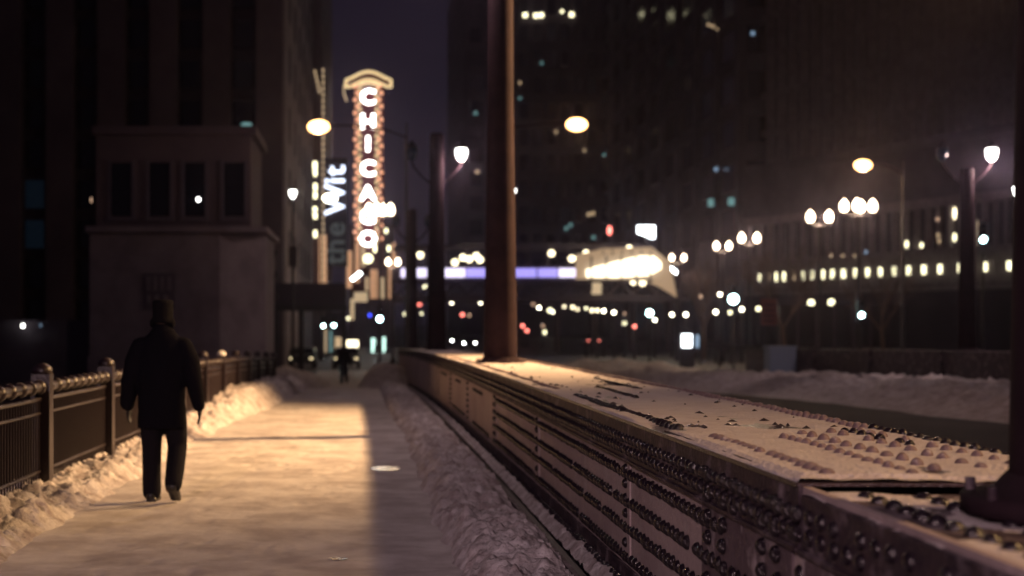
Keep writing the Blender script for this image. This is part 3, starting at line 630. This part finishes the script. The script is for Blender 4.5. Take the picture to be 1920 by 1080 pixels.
# rotated sign
def text(name, s, size, m, par, loc, rot=(R(90), 0, 0), ext=.05, off=.0, align='CENTER', sx=1.):
    c = bpy.data.curves.new(name, 'FONT'); c.body = s; c.size = size; c.extrude = ext; c.offset = off; c.align_x = align; c.align_y = 'CENTER'
    o = bpy.data.objects.new('t', c); COL.objects.link(o); dg = bpy.context.evaluated_depsgraph_get()
    me = bpy.data.meshes.new_from_object(o.evaluated_get(dg)); me.name = name; bpy.data.objects.remove(o)
    me.materials.clear(); me.materials.append(M[m]); q = link(name, me, par, loc); q.rotation_euler = rot; q.scale = (sx, 1, 1); return q
D = 150.; k = D/FP; wsn = empty('hotel_sign', S(628, 500, D)); tag(wsn, 'tall dark sign with white letters turned on their side', 'sign')
bpx('sign_box', 'black', wsn, D, 606, 652, 296, 500, .6)
L = wsn.location
for s_, yc, m in (('W', 374, 'e_wit'), ('i', 339, 'e_wit'), ('t', 320, 'e_wit'), ('t', 486, 'e_faint'), ('h', 462, 'e_faint'), ('e', 430, 'e_faint')):
    text('letter', s_, 56*k, m, wsn, S(629, yc, D-.15)-L, (R(90), R(-90), 0), .06, .03)
# theatre sign
D = 180.; k = D/FP; ts = empty('theatre_sign', S(691, 500, D)); tag(ts, 'tall vertical theatre sign with white letters and golden bulb border', 'sign'); L = ts.location
bpx('sign_panel', 'signred', ts, D, 664, 720, 152, 500, 1.2)
for ch, yc in zip('CHICAGO', (183, 229, 271, 317, 363, 407, 449)):
    text('letter', ch, 38*k, 'e_letter', ts, S(690, yc, D-.2)-L, ext=.08, off=.06, sx=1.08)
bm_ = MB().ell((0, 0, 0), .26, .15, .26, 8, 6).mesh('bulb', M['e_bulb'])
for x0, y1 in ((668, 455), (713, 455)):
    for j in range(24):
        link('bulb', bm_, ts, S(x0+(2 if j % 2 else -2), 162+j*12.4, D-.3)-L)
bm_ = MB().ell((0, 0, 0), .22, .15, .22, 8, 6).mesh('bulb', M['e_gold'])
for x0 in (675, 706):
    for j in range(24): link('bulb', bm_, ts, S(x0, 168+j*12.4, D-.3)-L)
pts = []
for i in range(17):
    t = i/16; pts.append((649+84*t, 150-15*math.sin(math.pi*t)**1.5))
for i in range(17):
    t = 1-i/16; pts.append((649+84*t, 165-15*math.sin(math.pi*t)**1.5+(0 if 0 < i < 16 else -1)))
pts.append(pts[0])
MB().prism([((x-691)*k, S(0, y, D).z-L.z) for x, y in pts[:-1]], .02, .8).build('crest_board', 'signred', ts)
MB().tube([Vector(((x-691)*k, -.25, S(0, y, D).z-L.z)) for x, y in pts], .18, 8).build('crest_tube', 'e_gold', ts)
MB().tube([S(645, 158, D)-L, S(645, 175, D)-L, S(650, 190, D+1)-L], .12, 6).build('crest_side_tube', 'e_windim', ts)
MB().tube([((x-691)*k, -.22, S(0, y, D).z-L.z) for x, y in ((672, 162), (680, 158), (691, 156), (702, 158), (711, 162))], .16, 8).build('arch_tube', 'e_gold', ts)
th = empty('theatre_building', S(690, 660, 184)); th.location.z = GL; tag(th, 'dark theatre building behind the vertical sign with warm lit lower front', 'building')
bpx('wall', 'brown', th, 184, 655, 740, 420, 700, 20)
bpx('marquee', 'signred', th, 178, 655, 720, 500, 545, 5)
for x0, y0, x1, y1, m in ((666, 455, 674, 530, 'e_shop'), (678, 462, 684, 500, 'e_windim'), (735, 455, 742, 520, 'e_shop'), (695, 505, 708, 560, 'e_shop'), (650, 470, 660, 540, 'e_shop'), (664, 548, 690, 566, 'e_tan'), (727, 500, 733, 560, 'e_shop'), (685, 520, 692, 545, 'e_windim'), (712, 520, 720, 560, 'e_tan'), (657, 560, 664, 600, 'e_tan')):
    bpx('lit_bay', m, th, 177.8, x0, x1, y0, y1, .15)

# background lit spots that hang on their own posts
def orb(x, y, d, m, rpx, kind, name, label, group, sh=1., cat=None):
    p = S(x, y, d); k = d/FP
    if kind == 'lamp':
        r = empty(name, (p.x, d, GL)); h = p.z-GL
        MB().lathe([(0, 0), (.12, 0), (.10, .4), (.05, .8), (.04, h-.2), (0, h-.19)], n=8).build('post', 'black', r)
        MB().ell((0, 0, h), rpx*k, rpx*k, rpx*k*sh, 10, 8).build('lamp_globe', m, r)
    elif kind == 'signal':
        r = empty(name, (p.x, d, deck(d))); h = p.z-deck(d); q = max(rpx*k, .1)
        MB().lathe([(0, 0), (.14, 0), (.12, .3), (.06, .5), (.05, h-.6), (0, h-.59)], n=8).build('post', 'black', r)
        H = MB().box(-.19, .19, -.0, .24, h-.30, h+.86).build('signal_housing', 'black', r)
        MB().ell((0, -.03, h), q, .04, q*sh, 12, 8).build('signal_lens', m, r)
        for zz in (.30, .60): MB().ell((0, -.02, h+zz), .12, .03, .12, 10, 6).build('unlit_lens', 'glassd', r)
        b = MB()
        for zz in (0, .3, .6): b.add([(.15*math.cos(a), -.0-.16*t, h+zz+.15*math.sin(a)) for t in (0, 1) for a in lin(0, math.pi, 7)], [(i, i+1, i+8, i+7) for i in range(6)])
        b.build('visor', 'black', r)
    return tag(r, label, cat or ('street lamp' if kind == 'lamp' else 'traffic light'), group)
sg = 'traffic lights at the crossings'
orb(712, 598, 90, 'e_green', 5, 'signal', 'traffic_light', 'bright bluish traffic light on the post right of the far walker', sg)
orb(1218, 587, 110, 'e_green', 6, 'signal', 'traffic_light', 'bright traffic light below the bright end of the station', sg)
orb(1375, 561, 80, 'e_green', 9, 'signal', 'traffic_light', 'largest greenish traffic light, on the post in front of the lit snow', sg)
orb(1615, 591, 70, 'e_green', 5, 'signal', 'traffic_light', 'traffic light glowing on the post below the four crowded globes', sg)
orb(1843, 449, 62, 'e_green', 6, 'signal', 'traffic_light', 'bluish traffic light just right of the two-armed pole', sg)
orb(606, 611, 130, 'e_green', 3, 'signal', 'traffic_light', 'small white-green light left of its twin over the far walker', sg)
orb(626, 610, 130, 'e_green', 3, 'signal', 'traffic_light', 'small white-green light right of its twin over the far walker', sg)
orb(1143, 432, 170, 'e_red', 4, 'signal', 'traffic_light', 'red light high above the station strip, left of the white screen', sg, 2.2)
fars = [(847, 567, 'e_far', 3.5), (901, 567, 'e_far', 3.5), (1011, 577, 'e_far', 3.2), (1031, 582, 'e_win', 5), (1039, 585, 'e_far', 3.5), (1058, 575, 'e_warm', 3), (1074, 576, 'e_warm', 4), (1083, 580, 'e_warm', 3), (1099, 578, 'e_win', 3),
        (1110, 582, 'e_warm', 4), (1120, 582, 'e_warm', 4), (1132, 583, 'e_far', 3.5), (1151, 586, 'e_far', 3.5), (1171, 588, 'e_dim', 3), (1171, 606, 'e_win', 4), (1228, 600, 'e_far', 3.2), (1260, 590, 'e_far', 3.5), (1286, 590, 'e_far', 4),
        (1350, 552, 'e_far', 3.5), (1314, 556, 'e_dim', 4), (1342, 585, 'e_far', 4), (1369, 586, 'e_win', 4), (1391, 580, 'e_far', 4), (1422, 579, 'e_win', 5), (1521, 568, 'e_win', 7)]
fars += [(1559, 567, 'e_win', 7), (1021, 623, 'e_win', 4), (790, 588, 'e_win', 3), (729, 577, 'e_win', 4), (693, 576, 'e_win', 5), (668, 587, 'e_win', 5), (654, 597, 'e_win', 4), (682, 587, 'e_dim', 4), (675, 573, 'e_tan', 6), (797, 538, 'e_win', 4), (589, 594, 'e_tealw', 5), (587, 612, 'e_tan', 5), (760, 589, 'e_win', 4), (838, 560, 'e_dim', 4), (1000, 570, 'e_dim', 4)]
fars.sort()
for i, (x, y, m, r) in enumerate(fars):
    if i < 20: lb_ = ORD[i]+' from the left in the row of small far street lights'
    else: lb_ = ORD[len(fars)-1-i]+' from the right in the row of small far street lights'
    orb(x, y, (240+(i*37) % 60) if x < 1090 else (118+(i*7) % 18 if x < 1300 else 100+(i*5) % 14), m, r*.9, 'lamp', 'street_light', lb_, 'small far lamps along the street')
lows = [(980, 611, 'e_red', 'red lamp just right of the thick pole, left of its lower twin'), (988, 620, 'e_red', 'lower red lamp just right of the thick pole'), (787, 571, 'e_red', 'red lamp left of the second pole'), (867, 590, 'e_red', 'dim red lamp behind the second pole'),
        (880, 591, 'e_dim', 'orange lamp left of the thick pole under the station'), (1190, 612, 'e_red', 'red lamp below the bright station end'), (693, 591, 'e_blue', 'deep blue lamp left of the bluish traffic light'), (1018, 611, 'e_dim', 'faint orange lamp right of the two red lamps')]
for x, y, m, l in lows: orb(x, y, 180 if x < 1100 else 120, m, 3.3, 'lamp', 'signal_lamp', l, 'coloured lamps along the street', cat='signal lamp')
for x, y, d, rx, ry, m, l in ((690, 485, 150, 9, 9, 'e_win', 'round white globe glowing at the foot of the theatre sign'), (703, 466, 150, 3, 8, 'e_win', 'narrow white light under the last letter of the theatre sign'), (729, 466, 150, 3, 6, 'e_win', 'small oval light above the low twin globes'), (724, 433, 150, 3, 5, 'e_win', 'small light floating right of the theatre sign letters'),
                           (788, 478, 150, 6, 7, 'e_warm', 'yellow light between the second and third poles')):
    orb(x, y, d, m, rx, 'lamp', 'street_light', l, 'lamps near the theatre sign', ry/rx)

# cars
def car(x, Y, rz, label, colr='carpaint', front=True):
    r = empty('car', (x, Y, deck(Y)), rz); tag(r, label, 'car', 'cars on the street')
    sec = [(-2.2, .35), (-2.25, .62), (-2.1, .88), (-1.3, .95), (-.75, 1.38), (.75, 1.42), (1.45, 1.0), (2.15, .92), (2.25, .6), (2.2, .33)]
    b = MB(); n = len(sec); vs = []
    for xx, ins in ((-.86, 0), (-.89, 0), (.89, 0), (.86, 0)):
        for (yy, zz) in sec: vs.append((xx*(1-.16*max(0, zz-.95)/.45), yy, zz))
    fs = [(j*n+i, j*n+(i+1) % n, (j+1)*n+(i+1) % n, (j+1)*n+i) for j in range(3) for i in range(n)]+[tuple(range(n)), tuple(range(3*n, 4*n))[::-1]]
    b.add(vs, fs); b.build('body', colr, r)
    MB().add([(-.72, -1.26, 1.0), (.72, -1.26, 1.0), (.66, -.80, 1.37), (-.66, -.80, 1.37)], [(0, 1, 2, 3)]).build('windscreen', 'glassd', r, (0, -.02, .02))
    MB().add([(-.72, 1.40, 1.03), (.72, 1.40, 1.03), (.66, .80, 1.41), (-.66, .80, 1.41)], [(0, 3, 2, 1)]).build('rear_window', 'glassd', r, (0, .02, .02))
    for sx in (-1, 1):
        MB().add([(0, -1.15, 1.0), (0, 1.25, 1.02), (0, .72, 1.36), (0, -.72, 1.33)], [(0, 1, 2, 3)]).build('side_window', 'glassd', r, (sx*.895, 0, 0))
        for yy in (-1.4, 1.4):
            w_ = MB().tube([(sx*.72, yy, .33), (sx*.92, yy, .33)], .33, 16).build('wheel', 'rubber', r); MB().tube([(sx*.921, yy, .33), (sx*.935, yy, .33)], .19, 12).build('rim', 'stone2', w_)
        MB().ell((sx*.68, -2.2, .66), .13, .06, .10, 10, 6).build('headlight', ('e_head' if Y > 120 else 'e_parked') if front else 'glassd', r)
        MB().ell((sx*.70, 2.2, .74), .13, .05, .09, 10, 6).build('tail_light', 'e_red', r)
    return r
c0 = S(855, 640, 195).x
car(c0, 195, 0, 'car facing us with white headlights, seen between the second and thick poles')
car(S(868, 655, 172).x+.65, 172, 0, 'dark car nearer than its neighbour, one headlight showing beside the thick pole')
car(S(650, 676, 98).x, 98, 0, 'car with yellowish headlights half hidden behind the far walker')
car(S(567, 677, 98).x, 98.5, 0, 'car with glowing headlights left of the far walker, near the wall')
car(S(1108, 650, 190).x, 190, R(180), 'car driving away with red tail lights, right of the thick pole', front=False)
car(S(1330, 640, 150).x, 150, R(90), 'dark parked car side on, behind the lit kiosk', front=False)

# lit panels in the street
for x0, x1, y0, y1, d, m, nm, l, c in ((695, 706, 632, 676, 150, 'e_mint', 'light_column', 'left one of two upright greenish lit panels right of the far walker', 'lit panel'), (716, 724, 630, 664, 152, 'e_mint', 'light_column', 'right one of two upright greenish lit panels right of the far walker', 'lit panel'),
                                  (649, 673, 636, 659, 160, 'e_warm', 'shop_window', 'square yellow shop window behind the far walker', 'window')):
    r = empty(nm, S((x0+x1)/2, y1, d)); tag(r, l, c); bpx('glass', m, r, d, x0+1.5, x1-1.5, y0+2, y1-2, .15)
    bpx('frame', 'black', r, d+.16, x0-1, x1+1, y0-2, y1+4, .2)
kd = 92; ki = empty('lit_kiosk', (S(1287, 0, kd).x, kd, deck(kd))); tag(ki, 'white glowing advertising kiosk standing behind the snow mound', 'kiosk')
bpx('screen', 'e_screen', ki, kd, 1279, 1297, 627, 651, .1); bpx('cabinet', 'black', ki, kd+.11, 1275, 1303, 618, 700, .4); bpx('side_glass', 'e_cool', ki, kd+.02, 1306, 1311, 628, 652, .3)
rs = empty('road_sign', (S(1441, 0, 68).x, 68, deck(68))); tag(rs, 'red orange rectangular road sign left of the far lamp posts', 'sign')
bpx('panel', 'orange', rs, 68, 1427, 1457, 560, 610, .04); MB().tube([(0, .07, 0), (0, .07, S(0, 562, 68).z-deck(68))], .03, 8).build('post', 'black', rs)
for i, y0 in enumerate((570, 580, 590, 600)): bpx('stripe', 'signred', rs, 67.98, 1431, 1453, y0, y0+4, .015)
# dark canopy in the left street and post with stacked warning signals
cp = empty('dark_canopy', (S(575, 0, 82).x, 82, GL)); tag(cp, 'dark box-like overhead canopy behind the bridge house', 'canopy')
bpx('canopy_box', 'dkst', cp, 82, 503, 648, 531, 580, 4); bpx('fascia', 'black', cp, 81.8, 500, 652, 572, 583, .18)
for x0 in (512, 560, 640): bpx('column', 'black', cp, 83, x0, x0+9, 583, 705, .3)
gs = empty('gate_signal', (S(508, 0, 56).x, 56, deck(56))); tag(gs, 'dark post with stacked round warning signals at the bridge house corner', 'gate signal')
h = S(0, 436, 56).z-deck(56); MB().tube([(0, 0, 0), (0, 0, h)], .06, 8).build('post', 'black', gs)
for j in range(6): MB().tube([(-.02+.12*(j % 2), -.12, h-.4-j*.42), (-.02+.12*(j % 2), .12, h-.4-j*.42)], .17, 12).build('signal_disc', 'black', gs)
MB().ell((-.15, 0, h), .12, .12, .12).build('finial', 'stone', gs)
hb = empty('traffic_light', (S(549, 0, 70).x, 70, deck(70))); tag(hb, 'unlit traffic light box on a dark post by the lit shopfronts', 'traffic light', sg)
bpx('signal_housing', 'black', hb, 70, 541, 557, 462, 500, .3); MB().tube([(0, .15, 0), (0, .15, S(0, 470, 70).z-deck(70))], .07, 8).build('post', 'black', hb)
for i, (x, y, t, d) in enumerate(((668, 518, 38, 140), (1262, 506, -38, 150))):
    p = S(x, y, d); r = empty('tube_light', p); tag(r, ['short slanting white tube light below the theatre sign', 'short slanting white tube light right of the bright station end'][i], 'light')
    q = Vector((math.cos(R(t)), 0, math.sin(R(t))))*11*d/FP
    MB().tube([-q, q], .16, 8).build('tube', 'e_white', r); MB().box(-.5, .5, .2, .3, -.2, .2).build('bracket', 'black', r)

# ------------------------------------------------------------------ elevated station
D = 138.; el = empty('elevated_station', (S(1000, 0, D).x, D, GL)); tag(el, 'elevated railway station spanning the street with a violet lit band', 'station')
bpx('deck_girder', 'dkst', el, D, 740, 1290, 553, 566, 6)
for i, (x0, x1, m) in enumerate(((752, 800, 'e_lilac'), (806, 872, 'e_lilac'), (874, 1006, 'e_violet'), (1009, 1045, 'e_violet'), (1048, 1091, 'e_lilac'), (1094, 1156, 'e_station'), (1159, 1232, 'e_station'))):
    bpx('lit_band', m, el, D-.2, x0, x1, 503, 520, .15)
bpx('platform', 'dkst', el, D+.05, 740, 1240, 498, 529, 5)
bpx('roof', 'dkst', el, D-1, 740, 1225, 459, 466, 7)
for x0 in range(760, 1230, 38): bpx('canopy_column', 'dkst', el, D+.3, x0, x0+4, 466.2, 497.8, .3)
b = MB(); L = el.location
for x0 in range(745, 1240, 44):
    for a_, c_ in (((x0, 553), (x0+22, 529)), ((x0+22, 529), (x0+44, 553))): b.tube([S(*a_, D+.5)-L, S(*c_, D+.5)-L], .16, 6)
b.build('truss_web', 'dkst', el)
for x0 in (760, 905, 1040, 1110, 1180, 1250): bpx('column', 'dkst', el, D+1, x0, x0+10, 566.2, 660, .8)
def quad(name, m, par, d, pts, dd=.3):
    L = par.location; return MB().prism([(S(x, y, d).x-L.x, S(x, y, d).z-L.z) for x, y in pts], d-L.y, d+dd-L.y).build(name, m, par)
quad('lit_canopy', 'e_station', el, D-3, [(1165, 488), (1200, 480), (1226, 480), (1240, 492), (1240, 504), (1218, 516), (1160, 520), (1100, 519), (1100, 505)])
quad('canopy_glow', 'e_canopy', el, D-2.6, [(1080, 478), (1130, 466), (1222, 463), (1256, 490), (1258, 500), (1270, 558), (1240, 540), (1212, 527), (1080, 524)])  # emission stands in for yellow light spilling round the bright canopy
bpx('stair_panel', 'e_tan', el, D-2, 1110, 1128, 530, 552, .3)
for x0 in (1108, 1136, 1164, 1192, 1218): bpx('canopy_column', 'dkst', el, D-3.2, x0, x0+2.5, 480, 545, .15)
bpx('canopy_beam', 'dkst', el, D-3.15, 1085, 1225, 524, 527, .1)
for j in range(6): bpx('purlin', 'dkst', el, D-3.1, 1130+j*18, 1131.6+j*18, 468, 478, .08)
bm_ = MB().ell((0, 0, 0), .32, .3, .32, 8, 6).mesh('platform_lamp', M['e_warm'])
for x0, y0 in ((853, 492), (868, 483), (880, 486), (893, 480), (1034, 475), (1072, 485), (1084, 483), (1099, 475), (1114, 484), (1126, 488), (1131, 472), (1143, 482), (1165, 484), (1200, 476), (1148, 497), (1175, 495), (1205, 530), (1188, 528), (1218, 522), (1246, 505), (1236, 520), (1180, 466), (900, 487), (775, 482)):
    link('platform_lamp', bm_, el, S(x0, y0, D-1.2)-L)
sc_ = empty('lit_billboard', S(1211, 460, 136)); tag(sc_, 'blank white glowing billboard above the station roof', 'billboard')
quad('screen', 'e_screen', sc_, 136, [(1196, 423), (1228, 423), (1228, 447), (1221, 447), (1212, 442), (1196, 437)], .3); bpx('post', 'black', sc_, 136.4, 1208, 1214, 445, 470, .3)
sg2 = bpx('station_beam', 'dkst', None, 134, 860, 1215, 455, 458, 1); tag(sg2, 'thin dark beam crossing above the station roof', 'beam')

# ------------------------------------------------------------------ towers to the right
def tower(name, label, X, Y0, Y1, H, bays, floors, wallm, lit=(), z0=10, dep=30):
    r = empty(name, (X, Y0, GL)); tag(r, label, 'building')
    bx('wall', wallm, r, 0, dep, 0, Y1-Y0, -.5, H)
    bw = (Y1-Y0)/bays; fh = (H-z0)/floors
    me = MB().box(-.03, .0, -bw*.32, bw*.32, -fh*.30, fh*.30).mesh('window', M['glassd']); me2 = MB().box(-.05, .0, -bw*.3, bw*.3, -fh*.28, fh*.28).mesh('window', M['e_tealw'])
    for i in range(bays):
        for j in range(floors): link('window', me2 if (i, j) in lit else me, r, (-.001, bw*(i+.5), z0+fh*(j+.5)))
    for i in range(bays+1): bx('pier', wallm, r, -.5, -.06, bw*i-bw*.1, bw*i+bw*.1, 0, H)
    for j in range(0, floors+1): bx('string_course', wallm, r, -.35, -.07, 0, Y1-Y0, z0+fh*j-.25, z0+fh*j+.25)
    # face towards the camera
    fw = dep/7.
    mf = MB().box(-fw*.3, fw*.3, -.03, 0, -fh*.3, fh*.3).mesh('front_window', M['glassd']); 
    for i in range(7):
        for j in range(floors): link('front_window', mf, r, (fw*(i+.5), -.001, z0+fh*(j+.5)))
    return r
tower('office_tower', 'big office block with a grid of dark windows, right of the sodium lamp', 50.3, 192, 318, 75, 10, 10, 'stone2', (), 14)
tower('dark_tower', 'dark high tower with a few lit windows near its top, above the station', 31.5, 300, 330, 78, 5, 12, 'dkst', (), 12, 20)
tower('slender_tower', 'dim building rising behind the station left of the office block', 24, 352, 420, 95, 6, 14, 'dkst', (), 12, 38)
dt = S(985, 28, 349.5)
wl = [(985, 28, 5, 'e_win'), (1005, 29, 5, 'e_win'), (1015, 28, 5, 'e_win'), (1054, 21, 3, 'e_win'), (1072, 27, 5, 'e_win'), (975, 155, 3, 'e_windim'), (975, 184, 3, 'e_tealw'), (1329, 46, 3, 'e_windim'), (1337, 49, 3, 'e_windim'), (1345, 54, 2, 'e_windim'), (1412, 62, 4, 'e_cool'), (1343, 317, 4, 'e_cool'), (1016, 118, 3, 'e_tealw'),
      (1043, 247, 3, 'e_tan'), (1096, 282, 3, 'e_tan'), (1133, 290, 3, 'e_tealw'), (1112, 400, 4, 'e_windim'), (1104, 402, 4, 'e_tan'), (895, 322, 4, 'e_windim'), (892, 212, 4, 'e_tealw'), (1062, 428, 4, 'e_tealw'), (1070, 422, 4, 'e_tealw'), (1113, 445, 4, 'e_tealw'), (1098, 475, 5, 'e_mint'), (1335, 380, 9, 'e_tealw'), (1373, 378, 9, 'e_tealw')]
hosts = {q.name: q for q in bpy.data.objects if q.name in ('dark_tower', 'slender_tower', 'office_tower')}
for x, y, r_, m in wl:
    host, d = ('office_tower', 191.7) if x > 1320 else (('dark_tower', 299.2) if 970 < x < 1161 else ('slender_tower', 351.5))
    if x > 1320 and x < 1389: d = 50.3*FP/(x-690)*.985
    k = d/FP; p = S(x, y, d)-hosts[host].location
    MB().box(-r_*k*.8, r_*k*.8, 0, .2, -r_*k*.8, r_*k*.8).build('lit_window', m, hosts[host], p)
# colonnaded block on the right, bending round
cb = empty('colonnaded_block', (60, 170, GL)); tag(cb, 'long low colonnaded building with a row of square yellow lit windows', 'building'); L = cb.location
poly = [(1394, 192), (1426, 190), (1540, 178), (1660, 168), (1810, 156), (1930, 148), (2150, 136)]
def dat(x):
    for (x0, d0_), (x1, d1_) in zip(poly, poly[1:]):
        if x <= x1: t = (x-x0)/(x1-x0); return 1/((1-t)/d0_+t/d1_)
    return poly[-1][1]
def curved(name, m, z0, z1, off, thick=3., xs=None):
    xs = xs or [p[0] for p in poly]; vs = []
    for x in xs:
        d = dat(x)-off; X = (x-690)*d/FP-L.x
        vs += [(X, d-L.y, z0), (X, d-L.y, z1), (X+thick*.3, d+thick-L.y, z1), (X+thick*.3, d+thick-L.y, z0)]
    n = len(xs); fs = [(a*4+k, a*4+(k+1) % 4, a*4+4+(k+1) % 4, a*4+4+k) for a in range(n-1) for k in range(4)]+[(0, 1, 2, 3), tuple(n*4-4+k for k in range(4))]
    return MB().add(vs, fs).build(name, m, cb)
zc = CZ-GL
curved('base_wall', 'dkst', -.5, zc+4.3, 0); curved('window_band_wall', 'stone', zc+4.31, zc+7.6, .3); curved('lower_cornice', 'stone', zc+7.61, zc+8.3, .8)
curved('colonnade_back', 'dkst', zc+8.31, zc+13.0, -.5); curved('upper_cornice', 'stone', zc+13.01, zc+14.0, .8); curved('attic', 'stone2', zc+14.01, zc+20, .2); curved('attic_cornice', 'stone2', zc+20.01, zc+21, .9); curved('upper_block', 'stone2', zc+21.01, zc+60, -3, 20)
for kk in range(6): curved('string_course', 'stone', zc+25+kk*5.2, zc+25.8+kk*5.2, -2.2, .6)
curved('base_cornice', 'stone', zc+3.6, zc+4.2, .5, .9)
for i, x in enumerate(lin(1402, 2100, 34)):
    d = dat(x)-.1; X = (x-690)*d/FP-L.x
    MB().tube([(X, d-L.y-.1, zc+8.32), (X, d-L.y-.1, zc+12.99)], .42, 8).build('column', 'stone', cb)
for i, x in enumerate(lin(1402, 1930, 26)):
    d = dat(x)+2.4; X = (x-690)*d/FP-L.x; bx('pier', 'stone', cb, X-.5, X+.5, d-L.y-.5, d-L.y+.2, zc+21.1, zc+52)
for x, w_, s_ in [(1426, 6, 1), (1443, 4, .3), (1457, 5, .7), (1472, 7, 1), (1490, 4, .2), (1507, 5, .6), (1525, 6, .7), (1545, 6, .8), (1563, 8, 1), (1584, 9, 1), (1605, 7, .9), (1629, 8, 1), (1653, 9, 1), (1679, 9, 1), (1706, 9, 1), (1735, 10, 1), (1765, 9, 1), (1805, 13, 1), (1850, 13, 1), (1897, 13, 1), (1945, 13, 1)]:
    d = dat(x)-.34; k = d/FP; yc = 605-6.0/k; p = S(x, yc, d)-L
    MB().box(-w_*k*.68, w_*k*.68, -.04, 0, -8.2*k, 8.2*k).build('lit_window', 'e_win' if s_ > .5 else 'e_windim', cb, p)
for x, y, m, ry in ((1700, 458, 'e_win', 7), (1728, 460, 'e_win', 5), (1759, 441, 'e_windim', 4), (1761, 452, 'e_windim', 4), (1790, 400, 'e_warm', 12), (1790, 445, 'e_win', 8), (1559, 480, 'e_windim', 4), (1581, 480, 'e_windim', 4), (1603, 480, 'e_windim', 4), (1624, 473, 'e_cool', 4), (1758, 411, 'e_dim', 4), (1804, 600, 'e_windim', 5)):
    d = dat(x)-.7; k = d/FP; p = S(x, y, d)-L; MB().ell(p, 3*k, .2, ry*k, 8, 6).build('window_lamp', m, cb)

# bare trees
def tree(x, d, h, label, seed):
    rnd = random.Random(seed); p = S(x, 0, d); r = empty('bare_tree', (p.x, d, deck(d))); tag(r, label, 'tree', 'bare winter trees across the road')
    tr = MB(); tr.tube([(0, 0, 0), (.05, 0, h*.2), (-.05, .05, h*.38)], [.16, .12, .10], 8); tr.build('trunk', 'bark', r); b = MB()
    def br(p0, dr, ln, rad, lv):
        p1 = p0+dr*ln*.5+Vector((rnd.uniform(-.1, .1), rnd.uniform(-.1, .1), .05))*ln*.4; p2 = p0+dr*ln
        b.tube([p0, p1, p2], [rad, rad*.75, rad*.5], 5 if lv < 2 else 3, caps=False)
        if lv < 4:
            for _ in range(rnd.choice((3, 3, 4))):
                nd = (dr+Vector((rnd.uniform(-1, 1), rnd.uniform(-1, 1), rnd.uniform(-.2, .8)))*.75).normalized(); br(p2 if rnd.random() < .6 else p1, nd, ln*rnd.uniform(.6, .8), max(rad*.55, .012), lv+1)
    for _ in range(5): br(Vector((-.05, .05, h*.36)), Vector((rnd.uniform(-.8, .8), rnd.uniform(-.8, .8), 1)).normalized(), h*.26, .07, 0)
    b.build('branches', 'bark', r)
tree(1470, 88, 7.5, 'bare brown tree between the twin-globe lamp posts', 3)
tree(1320, 120, 8, 'bare tree right of the bright station end', 5)
tree(1655, 95, 7, 'bare tree behind the four-globe lamp post', 8)

# dark hoarding under the colonnaded block
hd = empty('site_hoarding', (S(1560, 0, 100).x, 100, GL)); tag(hd, 'long dark hoarding below the lit window row', 'hoarding')
bpx('panel', 'black', hd, 100, 1460, 1700, 572, 650, .2)
for x0 in range(1462, 1700, 34): bpx('post', 'dkst', hd, 99.8, x0, x0+4, 568, 655, .19)

# haze: thin volume added to lift the blacks and make lamps glow
hz = MB().box(-460, 460, -70, 2600, -9, 130).build('haze', None); hz['kind'] = 'stuff'
hm = bpy.data.materials.new('haze'); hm.use_nodes = True; n = hm.node_tree; n.nodes.clear(); out = n.nodes.new('ShaderNodeOutputMaterial'); pv = n.nodes.new('ShaderNodeVolumePrincipled')
pv.inputs['Color'].default_value = (.72, .66, .95, 1); pv.inputs['Density'].default_value = .0005; pv.inputs['Anisotropy'].default_value = .93
n.links.new(pv.outputs[0], out.inputs['Volume']); hz.data.materials.append(hm)
